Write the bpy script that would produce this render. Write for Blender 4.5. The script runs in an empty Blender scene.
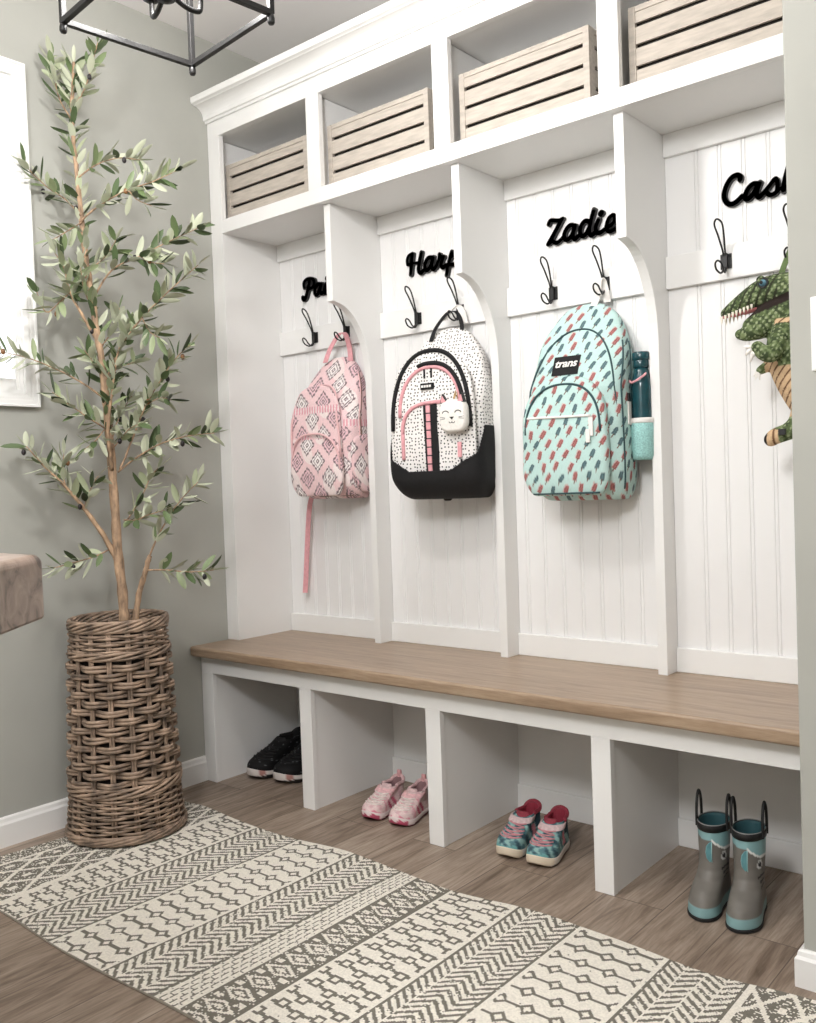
import bpy, bmesh, math, random
import numpy as np
from mathutils import Vector, Matrix
random.seed(7); rng = np.random.default_rng(5)
S = bpy.context.scene; COL = S.collection
PI = math.pi

# ------------------------------------------------------------------ materials
def lin(c):
    o = []
    for v in c[:3]:
        v = v/255.0
        o.append(v/12.92 if v <= .04045 else ((v+.055)/1.055)**2.4)
    return tuple(o)+(1.0,)

def newmat(name):
    m = bpy.data.materials.new(name); m.use_nodes = True
    nt = m.node_tree; b = nt.nodes['Principled BSDF']
    return m, nt, b

def coords(nt, scale=(1,1,1), rot=(0,0,0)):
    g = nt.nodes.new('ShaderNodeTexCoord'); mp = nt.nodes.new('ShaderNodeMapping')
    mp.inputs['Scale'].default_value = scale; mp.inputs['Rotation'].default_value = rot
    nt.links.new(g.outputs['Object'], mp.inputs['Vector'])
    return mp.outputs['Vector']

def noise(nt, vec, scale, detail=4, rough=.55, dist=0):
    n = nt.nodes.new('ShaderNodeTexNoise')
    n.inputs['Scale'].default_value = scale; n.inputs['Detail'].default_value = detail
    n.inputs['Roughness'].default_value = rough; n.inputs['Distortion'].default_value = dist
    nt.links.new(vec, n.inputs['Vector']); return n.outputs['Fac']

def ramp(nt, fac, stops):
    r = nt.nodes.new('ShaderNodeValToRGB'); e = r.color_ramp.elements
    while len(e) < len(stops): e.new(.5)
    for el, (p, c) in zip(e, stops): el.position = p; el.color = lin(c)
    nt.links.new(fac, r.inputs['Fac']); return r.outputs['Color']

def bump(nt, b, h, strength=.2, dist=.002):
    n = nt.nodes.new('ShaderNodeBump'); n.inputs['Strength'].default_value = strength
    n.inputs['Distance'].default_value = dist
    nt.links.new(h, n.inputs['Height']); nt.links.new(n.outputs['Normal'], b.inputs['Normal'])

def mat(name, c, rough=.5, var=0, vscale=20, bmp=0, bscale=200, metal=0, stretch=(1,1,1), spec=.5, bdist=.001):
    m, nt, b = newmat(name)
    b.inputs['Roughness'].default_value = rough; b.inputs['Metallic'].default_value = metal
    b.inputs['Specular IOR Level'].default_value = spec
    v = coords(nt, stretch)
    lo = [max(0, x*(1-var)) for x in c]; hi = [min(255, x*(1+var)) for x in c]
    f = noise(nt, v, vscale)
    nt.links.new(ramp(nt, f, [(.3, lo), (.7, hi)]), b.inputs['Base Color'])
    if bmp: bump(nt, b, noise(nt, v, bscale, 3), bmp, bdist)
    return m

def mat_attr(name, rough=.8, bmp=.15, bscale=700, spec=.3, bdist=.001):
    m, nt, b = newmat(name)
    a = nt.nodes.new('ShaderNodeAttribute'); a.attribute_name = 'Col'
    nt.links.new(a.outputs['Color'], b.inputs['Base Color'])
    b.inputs['Roughness'].default_value = rough; b.inputs['Specular IOR Level'].default_value = spec
    if bmp: bump(nt, b, noise(nt, coords(nt), bscale, 2), bmp, bdist)
    return m

M = {}
M['trim'] = mat('white_paint', (236,235,233), .35, .008, 3)
M['bead'] = mat('white_beadboard_paint', (236,235,234), .4, .008, 3)
M['wall'] = mat('greige_wall_paint', (171,171,164), .75, .02, 3.0, .05, 300)
M['ceil'] = mat('ceiling_paint', (243,240,239), .8, .01, 2)
M['black'] = mat('black_metal', (22,21,21), .5, .1, 40)
M['sign'] = mat('black_painted_wood', (24,23,23), .55, .15, 60)
M['blackcloth'] = mat('black_cloth', (19,18,20), .85, .2, 90, .3, 600)
M['pinkcloth'] = mat('pink_webbing', (226,164,170), .8, .05, 80, .3, 900)
M['palepink'] = mat('pale_pink_trim', (232,190,192), .75, .04, 80, .2, 700)
M['whitecloth'] = mat('white_cloth', (236,232,228), .8, .02, 80, .3, 500)
M['teal_pipe'] = mat('dark_teal_piping', (44,74,78), .7, .1, 80)
M['bronze'] = mat('bronze_piping', (120,92,78), .5, .1, 80)
M['tealmesh'] = mat('mint_mesh', (150,196,192), .8, .12, 260, .4, 500)
M['brass'] = mat('gold_zip_pull', (190,160,110), .35, .05, 50, metal=.8)
M['crate'] = mat('whitewashed_wood', (184,175,164), .75, .06, 9, .25, 40, stretch=(2,14,14))
M['cratedark'] = mat('bare_inner_wood', (96,82,70), .8, .15, 12, stretch=(1,8,8))
M['twig'] = mat('grey_willow', (134,115,99), .6, .36, 22, .35, 160)
M['twigdark'] = mat('dark_willow', (98,82,69), .7, .3, 30, .3, 160)
M['dark_insert'] = mat('liner_and_slot_shade', (40,34,30), .9, .2, 20)  # basket lining, and the painted shade behind the crate slots
M['moss'] = mat('dark_filler_moss', (62,54,40), .95, .4, 60, .8, 120, bdist=.004)
M['bark'] = mat('pale_brown_bark', (160,133,108), .8, .26, 40, .5, 90, stretch=(2,2,.6), bdist=.002)
M['olive'] = mat('black_olive', (30,24,28), .3, .3, 40)
M['olivebrown'] = mat('ripening_olive', (120,84,52), .4, .25, 40)
M['stone'] = mat('stone', (150,130,115), .45, .05, 10)
M['cab'] = mat('grey_cabinet_paint', (150,148,142), .5, .02, 4)
M['glass'], _nt, _b = newmat('window_glass')
_b.inputs['Transmission Weight'].default_value = 1; _b.inputs['Roughness'].default_value = 0; _b.inputs['IOR'].default_value = 1.02
_b.inputs['Emission Color'].default_value = (.96,.98,1,1); _b.inputs['Emission Strength'].default_value = .5   # added pane glow stands in for bright daylight outside
M['bulb'], _nt, _b = newmat('lit_bulb')
_b.inputs['Emission Color'].default_value = (1,.88,.72,1); _b.inputs['Emission Strength'].default_value = 12
M['candle'] = mat('cream_candle_sleeve', (236,228,212), .5, .02, 30)
M['bottle'] = mat('teal_glossy_bottle', (20,66,74), .2, .1, 30, spec=.6)
M['tealrub'] = mat('teal_rubber', (98,150,156), .45, .05, 60)
M['paletealrub'] = mat('pale_teal_rubber', (150,188,190), .45)
M['greypipe'] = mat('grey_piping', (150,150,148), .5)
M['rubber'] = mat('black_rubber', (24,24,25), .6, .1, 60)
M['plastic'] = mat('white_plastic', (240,240,238), .3, .005, 10)
M['eyewhite'] = mat('white_plush', (238,234,228), .9, .03, 150, .5, 500)
M['blueeye'] = mat('blue_eye', (84,120,136), .15, .2, 60)
M['tooth'] = mat('cream_felt', (236,228,212), .8, .04, 60)
M['gum'] = mat('pink_felt', (196,120,120), .85, .08, 60)
M['tan'] = mat('tan_felt', (196,160,124), .9, .08, 60)
M['attr'] = mat_attr('printed_cloth', .75, .25, 800)
M['attrshoe'] = mat_attr('shoe_upper', .7, .35, 900)
M['attrrubber'] = mat_attr('painted_rubber', .42, .04, 300)
M['attrplush'] = mat_attr('printed_plush', .85, .5, 500)
M['attrrug'] = mat_attr('woven_cotton', .95, .6, 420, .1, .002)

# dotted cloth: Voronoi dots over the flattened cloth coordinates
def dotmat():
    m, nt, b = newmat('white_cloth_black_dots')
    uv = nt.nodes.new('ShaderNodeUVMap'); uv.uv_map = 'UVMap'
    v = nt.nodes.new('ShaderNodeTexVoronoi'); v.voronoi_dimensions = '2D'
    v.inputs['Scale'].default_value = 88; v.inputs['Randomness'].default_value = .55
    nt.links.new(uv.outputs['UV'], v.inputs['Vector'])
    lt = nt.nodes.new('ShaderNodeMath'); lt.operation = 'LESS_THAN'; lt.inputs[1].default_value = .215
    nt.links.new(v.outputs['Distance'], lt.inputs[0])
    mx = nt.nodes.new('ShaderNodeMix'); mx.data_type = 'RGBA'
    mx.inputs['A'].default_value = lin((238,234,231)); mx.inputs['B'].default_value = lin((28,26,28))
    nt.links.new(lt.outputs[0], mx.inputs['Factor']); nt.links.new(mx.outputs['Result'], b.inputs['Base Color'])
    b.inputs['Roughness'].default_value = .8
    return m
M['dots'] = dotmat()

def oakmat():
    m, nt, b = newmat('stained_oak')
    v = coords(nt, (1.2, 16, 16))
    g = noise(nt, v, 3.2, 9, .62, .6)
    v2 = coords(nt, (4, 60, 60)); g2 = noise(nt, v2, 5, 6, .6)
    c1 = ramp(nt, g, [(.25, (134,112,92)), (.5, (164,141,118)), (.78, (184,163,140))])
    c2 = ramp(nt, g2, [(.3, (200,190,180)), (.62, (255,255,255))])
    mx = nt.nodes.new('ShaderNodeMix'); mx.data_type = 'RGBA'; mx.blend_type = 'MULTIPLY'; mx.inputs['Factor'].default_value = .55
    nt.links.new(c1, mx.inputs['A']); nt.links.new(c2, mx.inputs['B'])
    nt.links.new(mx.outputs['Result'], b.inputs['Base Color'])
    b.inputs['Roughness'].default_value = .34
    bump(nt, b, g2, .08, .001)
    return m
M['oak'] = oakmat()

def floormat():
    m, nt, b = newmat('grey_brown_plank_floor')
    v = coords(nt, (1,1,1), (0,0,PI/2))
    br = nt.nodes.new('ShaderNodeTexBrick'); br.offset = .37; br.offset_frequency = 2
    br.inputs['Scale'].default_value = 1; br.inputs['Brick Width'].default_value = 1.22; br.inputs['Row Height'].default_value = .152
    br.inputs['Mortar Size'].default_value = .0016; br.inputs['Mortar Smooth'].default_value = .4
    br.inputs['Color1'].default_value = lin((166,150,136)); br.inputs['Color2'].default_value = lin((192,177,163))
    br.inputs['Mortar'].default_value = lin((120,107,97)); br.inputs['Bias'].default_value = 0
    nt.links.new(v, br.inputs['Vector'])
    # the per-plank colour shifts the grain so it breaks at each seam
    add = nt.nodes.new('ShaderNodeVectorMath'); add.operation = 'MULTIPLY_ADD'
    add.inputs[1].default_value = (7,7,7)
    nt.links.new(br.outputs['Color'], add.inputs[0]); nt.links.new(coords(nt, (13, 1.5, 1)), add.inputs[2])
    g = noise(nt, add.outputs[0], 2.2, 9, .62, 1.4)
    add2 = nt.nodes.new('ShaderNodeVectorMath'); add2.operation = 'MULTIPLY_ADD'; add2.inputs[1].default_value = (5,5,5)
    nt.links.new(br.outputs['Color'], add2.inputs[0]); nt.links.new(coords(nt, (70, 3, 1)), add2.inputs[2])
    g2 = noise(nt, add2.outputs[0], 3, 6, .6, .3)
    c1 = ramp(nt, g, [(.26, (150,140,130)), (.46, (212,206,200)), (.58, (236,232,228)), (.8, (255,255,253))])
    c2 = ramp(nt, g2, [(.3, (206,200,194)), (.6, (255,255,255))])
    a = nt.nodes.new('ShaderNodeMix'); a.data_type = 'RGBA'; a.blend_type = 'MULTIPLY'; a.inputs['Factor'].default_value = .95
    nt.links.new(br.outputs['Color'], a.inputs['A']); nt.links.new(c1, a.inputs['B'])
    a2 = nt.nodes.new('ShaderNodeMix'); a2.data_type = 'RGBA'; a2.blend_type = 'MULTIPLY'; a2.inputs['Factor'].default_value = .8
    nt.links.new(a.outputs['Result'], a2.inputs['A']); nt.links.new(c2, a2.inputs['B'])
    nt.links.new(a2.outputs['Result'], b.inputs['Base Color'])
    b.inputs['Roughness'].default_value = .5
    bump(nt, b, g2, .12, .001)
    return m
M['floor'] = floormat()

def stonemat():
    m, nt, b = newmat('mottled_brown_stone')
    v = coords(nt)
    g = noise(nt, v, 22, 8, .6, 1.2); g2 = noise(nt, v, 7, 4, .5, .4)
    c = ramp(nt, g, [(.34, (94,80,70)), (.45, (150,130,116)), (.62, (176,156,142)), (.75, (196,178,164))])
    c2 = ramp(nt, g2, [(.3, (215,205,198)), (.7, (255,255,255))])
    a = nt.nodes.new('ShaderNodeMix'); a.data_type = 'RGBA'; a.blend_type = 'MULTIPLY'; a.inputs['Factor'].default_value = .8
    nt.links.new(c, a.inputs['A']); nt.links.new(c2, a.inputs['B']); nt.links.new(a.outputs['Result'], b.inputs['Base Color'])
    b.inputs['Roughness'].default_value = .3
    return m
M['stone'] = stonemat()

def leafmat():
    m, nt, b = newmat('olive_leaf')
    a = nt.nodes.new('ShaderNodeAttribute'); a.attribute_name = 'Col'
    ge = nt.nodes.new('ShaderNodeNewGeometry')
    mx = nt.nodes.new('ShaderNodeMix'); mx.data_type = 'RGBA'
    nt.links.new(ge.outputs['Backfacing'], mx.inputs['Factor'])
    nt.links.new(a.outputs['Color'], mx.inputs['A']); mx.inputs['B'].default_value = lin((184,188,164))
    nt.links.new(mx.outputs['Result'], b.inputs['Base Color'])
    b.inputs['Roughness'].default_value = .5
    return m
M['leaf'] = leafmat()

# ------------------------------------------------------------------ object helpers
def tag(o, label=None, cat=None, group=None, kind=None):
    if label: o['label'] = label
    if cat: o['category'] = cat
    if group: o['group'] = group
    if kind: o['kind'] = kind
    return o

def thing(name, loc, label, cat, group=None, rz=0):
    o = bpy.data.objects.new(name, None); COL.objects.link(o)
    o.location = loc; o.rotation_euler = (0,0,rz); o.empty_display_size = .05
    return tag(o, label, cat, group)

def wmat(o):
    m = Matrix.Translation(o.location) @ Matrix.Rotation(o.rotation_euler.z, 4, 'Z')
    return (wmat(o.parent) @ m) if o.parent else m

def link(name, me, m, parent=None, local=True, smooth=False, bev=0):
    if parent is not None and not local:
        me.transform(wmat(parent).inverted())
    if m is not None: me.materials.append(m)
    if smooth: me.polygons.foreach_set('use_smooth', [True]*len(me.polygons))
    o = bpy.data.objects.new(name, me); COL.objects.link(o)
    if parent is not None: o.parent = parent
    if bev:
        bv = o.modifiers.new('bevel', 'BEVEL'); bv.width = bev; bv.segments = 2; bv.limit_method = 'ANGLE'
    return o

class MB:
    def __init__(s): s.v = []; s.f = []
    def add(s, vs, fs, X=None):
        k = len(s.v)
        s.v += [tuple(X @ Vector(p)) for p in vs] if X is not None else [tuple(p) for p in vs]
        s.f += [tuple(i+k for i in f) for f in fs]; return s
    def box(s, x0, x1, y0, y1, z0, z1, X=None):
        return s.add([(x0,y0,z0),(x1,y0,z0),(x1,y1,z0),(x0,y1,z0),(x0,y0,z1),(x1,y0,z1),(x1,y1,z1),(x0,y1,z1)],
              [(0,3,2,1),(4,5,6,7),(0,1,5,4),(1,2,6,5),(2,3,7,6),(3,0,4,7)], X)
    def rings(s, R, cap0=True, cap1=True, X=None, closed=False):
        n = len(R[0]); vs = [p for r in R for p in r]; fs = []
        m = len(R); rr = m if closed else m-1
        for i in range(rr):
            for j in range(n):
                a = i*n+j; b = i*n+(j+1) % n; c = ((i+1) % m)*n+(j+1) % n; d = ((i+1) % m)*n+j
                fs.append((a,b,c,d))
        if cap0 and not closed: fs.append(tuple(range(n-1,-1,-1)))
        if cap1 and not closed: fs.append(tuple((m-1)*n+j for j in range(n)))
        return s.add(vs, fs, X)
    def prism(s, poly, axis, d0, d1, X=None):
        def p3(p, d):
            return {'x':(d,p[0],p[1]), 'y':(p[0],d,p[1]), 'z':(p[0],p[1],d)}[axis]
        return s.rings([[p3(p,d0) for p in poly],[p3(p,d1) for p in poly]], X=X)
    def lathe(s, prof, n=32, c=(0,0,0), cap0=True, cap1=True, X=None):
        return s.rings([[(c[0]+r*math.cos(2*PI*j/n), c[1]+r*math.sin(2*PI*j/n), c[2]+z) for j in range(n)] for r,z in prof], cap0, cap1, X)
    def tube(s, path, r, n=8, closed=False, flat=1.0, X=None, up=None):
        P = [Vector(p) for p in path]; m = len(P)
        if not hasattr(r, '__len__'): r = [r]*m
        T = []
        for i in range(m):
            a = P[(i-1) % m] if (closed or i > 0) else P[i]
            b = P[(i+1) % m] if (closed or i < m-1) else P[i]
            t = (b-a); T.append(t.normalized() if t.length > 1e-9 else Vector((0,0,1)))
        u = Vector(up) if up else (Vector((0,0,1)) if abs(T[0].z) < .9 else Vector((1,0,0)))
        R = []
        for i in range(m):
            nrm = u - T[i]*u.dot(T[i])
            if nrm.length < 1e-6: nrm = T[i].orthogonal()
            nrm.normalize(); bn = T[i].cross(nrm)
            if up is None: u = nrm
            R.append([tuple(P[i]+(nrm*math.cos(2*PI*j/n)*flat+bn*math.sin(2*PI*j/n))*r[i]) for j in range(n)])
        return s.rings(R, X=X, closed=closed)
    def sphere(s, c, r, n=14, m=9, X=None, sc=(1,1,1)):
        R = []
        for i in range(m+1):
            a = PI*i/m; a = min(max(a, .02), PI-.02)
            R.append([(c[0]+sc[0]*r*math.sin(a)*math.cos(2*PI*j/n), c[1]+sc[1]*r*math.sin(a)*math.sin(2*PI*j/n), c[2]-sc[2]*r*math.cos(a)) for j in range(n)])
        return s.rings(R, X=X)
    def mesh(s, name):
        me = bpy.data.meshes.new(name); me.from_pydata(s.v, [], s.f); me.update()
        bm = bmesh.new(); bm.from_mesh(me); bmesh.ops.recalc_face_normals(bm, faces=bm.faces); bm.to_mesh(me); bm.free()
        return me
    def build(s, name, m, parent=None, local=True, smooth=False, bev=0):
        return link(name, s.mesh(name), m, parent, local, smooth, bev)

def box(name, b, m, parent=None, local=False, bev=.0015):
    return MB().box(*b).build(name, m, parent, local, False, bev)

def spline(pts, n=8, closed=False):
    P = [np.array(p, float) for p in pts]; m = len(P); out = []
    segs = m if closed else m-1
    for i in range(segs):
        g = (lambda k: P[k % m]) if closed else (lambda k: P[min(max(k,0),m-1)])
        p0,p1,p2,p3 = g(i-1),g(i),g(i+1),g(i+2)
        for k in range(n):
            t = k/n
            out.append(tuple(.5*((2*p1)+(-p0+p2)*t+(2*p0-5*p1+4*p2-p3)*t*t+(-p0+3*p1-3*p2+p3)*t**3)))
    if not closed: out.append(tuple(P[-1]))
    return out

def set_col(o, cols):            # per-vertex colour (linear rgb, n x 3)
    me = o.data if hasattr(o, 'data') else o
    a = me.attributes.new('Col', 'FLOAT_COLOR', 'POINT')
    c = np.ones((len(me.vertices), 4), np.float32); c[:, :3] = cols
    a.data.foreach_set('color', c.ravel())

def npco(me):
    a = np.empty(len(me.vertices)*3, np.float32); me.vertices.foreach_get('co', a); return a.reshape(-1,3)

def L3(c): return np.array(lin(c)[:3])
def mixc(cols, mask, c): cols[mask] = c

# ------------------------------------------------------------------ fitted layout
XW = -.19          # left wall
YB = .39           # back panel face
ZS, ZB = .48, .4454
ZC, ZT, ZR = 1.97, 2.266, 1.9227
ZCEIL = 2.62
YU = .124
XE = 1.878         # right end wall face
A = [.3083, .8225, 1.3434]        # lower stiles, left edges
U = [.3112, .8282, 1.3503]        # upper stiles
D = [.3494, .865, 1.3745]         # dividers
DT = .027

# ------------------------------------------------------------------ the room
def struct(o): o['kind'] = 'structure'; return o
struct(MB().box(XW-.3, 4.2, -3.6, .6, -.05, 0).build('floor', M['floor']))
struct(MB().box(XW-.3, 4.2, -3.6, .6, ZCEIL, ZCEIL+.06).build('ceiling', M['ceil']))
struct(MB().box(XW-.12, 4.2, .41, .53, 0, ZCEIL).build('wall_back', M['wall']))
WY0, WY1, WZ0, WZ1 = -1.45, -.600, 1.325, 2.266        # window opening
w = MB()
w.box(XW-.12, XW, -3.6, WY0, 0, ZCEIL); w.box(XW-.12, XW, WY1, .41, 0, ZCEIL)
w.box(XW-.12, XW, WY0, WY1, 0, WZ0); w.box(XW-.12, XW, WY0, WY1, WZ1, ZCEIL)
struct(w.build('wall_left', M['wall']))
struct(MB().box(XE, 3.1, -.137, .41, 0, ZCEIL).build('wall_right', M['wall'], bev=.004))
struct(MB().box(XW-.12, 4.2, -3.6, -3.48, 0, ZCEIL).build('wall_front', M['wall']))
struct(MB().box(4.08, 4.2, -3.48, .41, 0, ZCEIL).build('wall_far_right', M['wall']))
# baseboards: profile swept along
def bbprof(h=.092, t=.014): return [(0,0),(t,0),(t,h*.76),(t*.72,h*.84),(t*.6,h*.95),(t*.35,h),(0,h)]
b = MB().prism([(XW+x, z) for x,z in bbprof(.086)], 'y', -3.6, -.001)
struct(b.build('baseboard_left', M['trim']))
pr = bbprof(.074, .014)
R = []
for px,py,ex,ey in ((XE,-.02,-1,0),(XE,-.137,-1,-1),(3.1,-.137,0,-1)):
    R.append([(px+ex*x, py+ey*x, z) for x,z in pr])
struct(MB().rings(R).build('baseboard_right', M['trim']))
# window
wn = thing('window_1', (XW, (WY0+WY1)/2, WZ0), 'white cased window at the left edge of the photo', 'window'); wn['kind'] = 'structure'
fr = MB(); cw = .039
def casing(mb, y0, y1, z0, z1, wdt):
    prof = [(0,0),(.012,0),(.016,.012),(.016,.018),(.017,.021),(.017,.031),(.021,.034),(.021,wdt),(0,wdt)]
    R = []
    for (cy,cz,sy,sz) in ((y0,z0,-1,-1),(y1,z0,1,-1),(y1,z1,1,1),(y0,z1,-1,1)):
        R.append([(XW+t, cy+sy*q, cz+sz*q) for t,q in prof])
    mb.rings(R, closed=True)
casing(fr, WY0, WY1, WZ0, WZ1, cw)
fr.build('window_frame', M['trim'], wn, False)
sa = MB()
for (a0,a1,c0,c1) in ((WY0,WY0+.022,WZ0,WZ1),(WY1-.022,WY1,WZ0,WZ1),(WY0+.022,WY1-.022,WZ0,WZ0+.045),(WY0+.022,WY1-.022,WZ1-.04,WZ1)):
    sa.box(XW-.026, XW-.004, a0, a1, c0, c1)
sa.build('sash', M['trim'], wn, False, bev=.003)
MB().box(XW-.018, XW-.013, WY0+.018, WY1-.018, WZ0+.04, WZ1-.036).build('pane', M['glass'], wn, False)
jb = MB()
for (a0,a1,c0,c1) in ((WY0-.0,WY0+.012,WZ0,WZ1),(WY1-.012,WY1,WZ0,WZ1),(WY0+.012,WY1-.012,WZ0,WZ0+.012),(WY0+.012,WY1-.012,WZ1-.012,WZ1)):
    jb.box(XW-.12, XW-.0005, a0, a1, c0, c1)
jb.build('jamb', M['trim'], wn, False)

# ------------------------------------------------------------------ bench base and seat
base = thing('shoe_cubby_base', (XW, 0, 0), 'white painted bench base with four open shoe cubbies on the floor', 'cabinet')
ST = .0517
st_x = [(-.1875,-.1275)] + [(a, a+ST) for a in A] + [(XE-.014, XE-.001)]
for x0,x1 in st_x:
    MB().box(x0, x1, 0, .02, 0, .3834).build('stile', M['trim'], base, False, bev=.001)
MB().box(-.1875, XE-.001, 0, .02, .3834, ZB).build('rail', M['trim'], base, False, bev=.001)
for x0,x1 in st_x:
    MB().box(x0+.018 if x0 > 0 and x0 < 1.6 else x0, x1-(.003 if x0 < 1.6 else 0), .02, YB, 0, ZB).build('partition', M['trim'], base, False)
MB().box(-.1875, XE-.001, YB, YB+.018, 0, ZB).build('back_panel', M['trim'], base, False)
xs = [st_x[i][1]-.003 for i in range(4)]; xe = [st_x[i+1][0]+.018 if i < 3 else st_x[4][0] for i in range(4)]
for x0,x1 in zip(xs, xe):
    MB().box(x0+.0005, x1-.0005, YB-.013, YB-.0005, 0, .076).build('kick_board', M['trim'], base, False, bev=.003)

seat = MB()
prof = []
yf, yk, t = -.047, .3865, ZS-ZB
r = .008
for k in range(7):
    a = PI/2*k/6; prof.append((yf+r-r*math.sin(a), ZB+r-r*math.cos(a)))
for k in range(7):
    a = PI/2*k/6; prof.append((yf+r-r*math.cos(a), ZS-r+r*math.sin(a)))
prof += [(yk, ZS), (yk, ZB)]
seat.prism(prof, 'x', XW+.002, XE-.001)
so = seat.build('bench_seat', M['oak'], None, smooth=False)
bv = so.modifiers.new('bevel', 'BEVEL'); bv.width = .008; bv.segments = 3; bv.limit_method = 'ANGLE'; bv.angle_limit = 1.2
tag(so, 'long stained oak bench seat board lying across the white shoe cubbies', 'bench seat')

# ------------------------------------------------------------------ tall locker
lk = thing('mudroom_locker', (XW, YU, ZS), 'tall white built-in locker with four open bays standing on the oak bench', 'locker')
US, UW = .0701, .0569
u_st = [(-.1885,-.1275)] + [(u, u+UW) for u in U] + [(XE-.05, XE-.001)]
MB().box(u_st[0][0], u_st[0][1], YU, YU+.02, ZS, ZT).build('stile', M['trim'], lk, False, bev=.001)
MB().box(u_st[4][0], u_st[4][1], YU, YU+.02, ZS, ZT).build('stile', M['trim'], lk, False, bev=.001)
for x0,x1 in u_st[1:4]:
    MB().box(x0, x1, YU, YU+.02, ZC, ZT).build('stile', M['trim'], lk, False, bev=.001)
MB().box(u_st[0][1], u_st[4][0], YU, YU+.02, ZR, ZC).build('shelf_rail', M['trim'], lk, False, bev=.001)
MB().box(-.1885, XE-.001, YU, YU+.02, ZT, 2.36).build('top_rail', M['trim'], lk, False, bev=.001)
MB().box(-.187, XE-.001, YU+.02, YB, ZC-.022, ZC-.001).build('shelf', M['trim'], lk, False)
MB().box(-.187, XE-.001, YU+.02, YB, ZR, ZR+.02).build('bay_soffit', M['trim'], lk, False)
MB().box(-.187, XE-.001, YU+.02, YB, ZT+.002, ZT+.022).build('top_panel', M['trim'], lk, False)
MB().box(-.1885, -.168, YU+.02, YB, ZC, ZT).build('cubby_partition', M['trim'], lk, False)
MB().box(-.1885, -.128, YU+.02, YB, ZS, ZC-.023).build('side_panel', M['trim'], lk, False)
MB().box(XE-.049, XE-.001, YU+.02, YB, ZS, ZT).build('side_panel', M['trim'], lk, False)
for u0,u1 in u_st[1:4]:
    c = (u0+u1)/2
    MB().box(c-.01, c+.01, YU+.02, YB, ZC, ZT).build('cubby_partition', M['trim'], lk, False)
MB().box(-.187, XE-.001, YB+.0005, YB+.018, ZR+.02, ZT).build('cubby_back', M['trim'], lk, False)
for d in D:
    poly = [(YB,ZS),(YB,ZR),(.151,ZR),(.151,1.612),(.159,1.612)]
    for k in range(1,17):
        a = PI/2*k/16; poly.append((.159+.161*math.sin(a), 1.372+.238*math.cos(a)))
    poly.append((.32,ZS))
    MB().prism(poly, 'x', d, d+DT).build('divider', M['trim'], lk, False, bev=.0012)
bays = [(-.1275, D[0]), (D[0]+DT, D[1]), (D[1]+DT, D[2]), (D[2]+DT, XE-.05)]
# beadboard: grooves cut into one panel per bay
for x0,x1 in bays:
    xs_ = [x0]; P = [(x0, YB)]
    k = math.ceil((x0+.03)/.062)
    while k*.062 < x1-.008:
        for off in (-.0045, .0045):
            g = k*.062+off
            P += [(g-.0024, YB), (g-.0008, YB+.0028), (g+.0008, YB+.0028), (g+.0024, YB)]
        k += 1
    P += [(x1, YB), (x1, YB+.018), (x0, YB+.018)]
    MB().prism(P, 'z', ZS, ZR).build('beadboard_panel', M['bead'], lk, False)
    MB().box(x0+.0005, x1-.0005, YB-.013, YB, ZS, ZS+.066).build('bay_baseboard', M['trim'], lk, False, bev=.002)
    MB().box(x0+.0005, x1-.0005, YB-.016, YB, 1.512, 1.598).build('hook_rail', M['trim'], lk, False, bev=.0015)
    MB().box(x0+.0005, x1-.0005, YB-.013, YB, 1.862, ZR).build('cleat', M['trim'], lk, False, bev=.0015)
# crown moulding along the front (and returning to the wall is hidden)
cp = [(YU,2.318),(YU-.008,2.318),(YU-.010,2.325),(YU-.016,2.327),(YU-.016,2.333)]
for k in range(9):
    a = PI/2*k/8; cp.append((YU-.016-.038*(1-math.cos(a)), 2.333+.036*math.sin(a)))
cp += [(YU-.056,2.371),(YU-.066,2.374),(YU-.068,2.382),(YU-.068,2.394),(YU,2.394)]
MB().prism(cp, 'x', XW+.001, XE-.001).build('crown_moulding', M['trim'], lk, False)
MB().box(-.187, XE-.001, YU, YB+.018, 2.36, 2.38).build('top_panel', M['trim'], lk, False)

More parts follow.
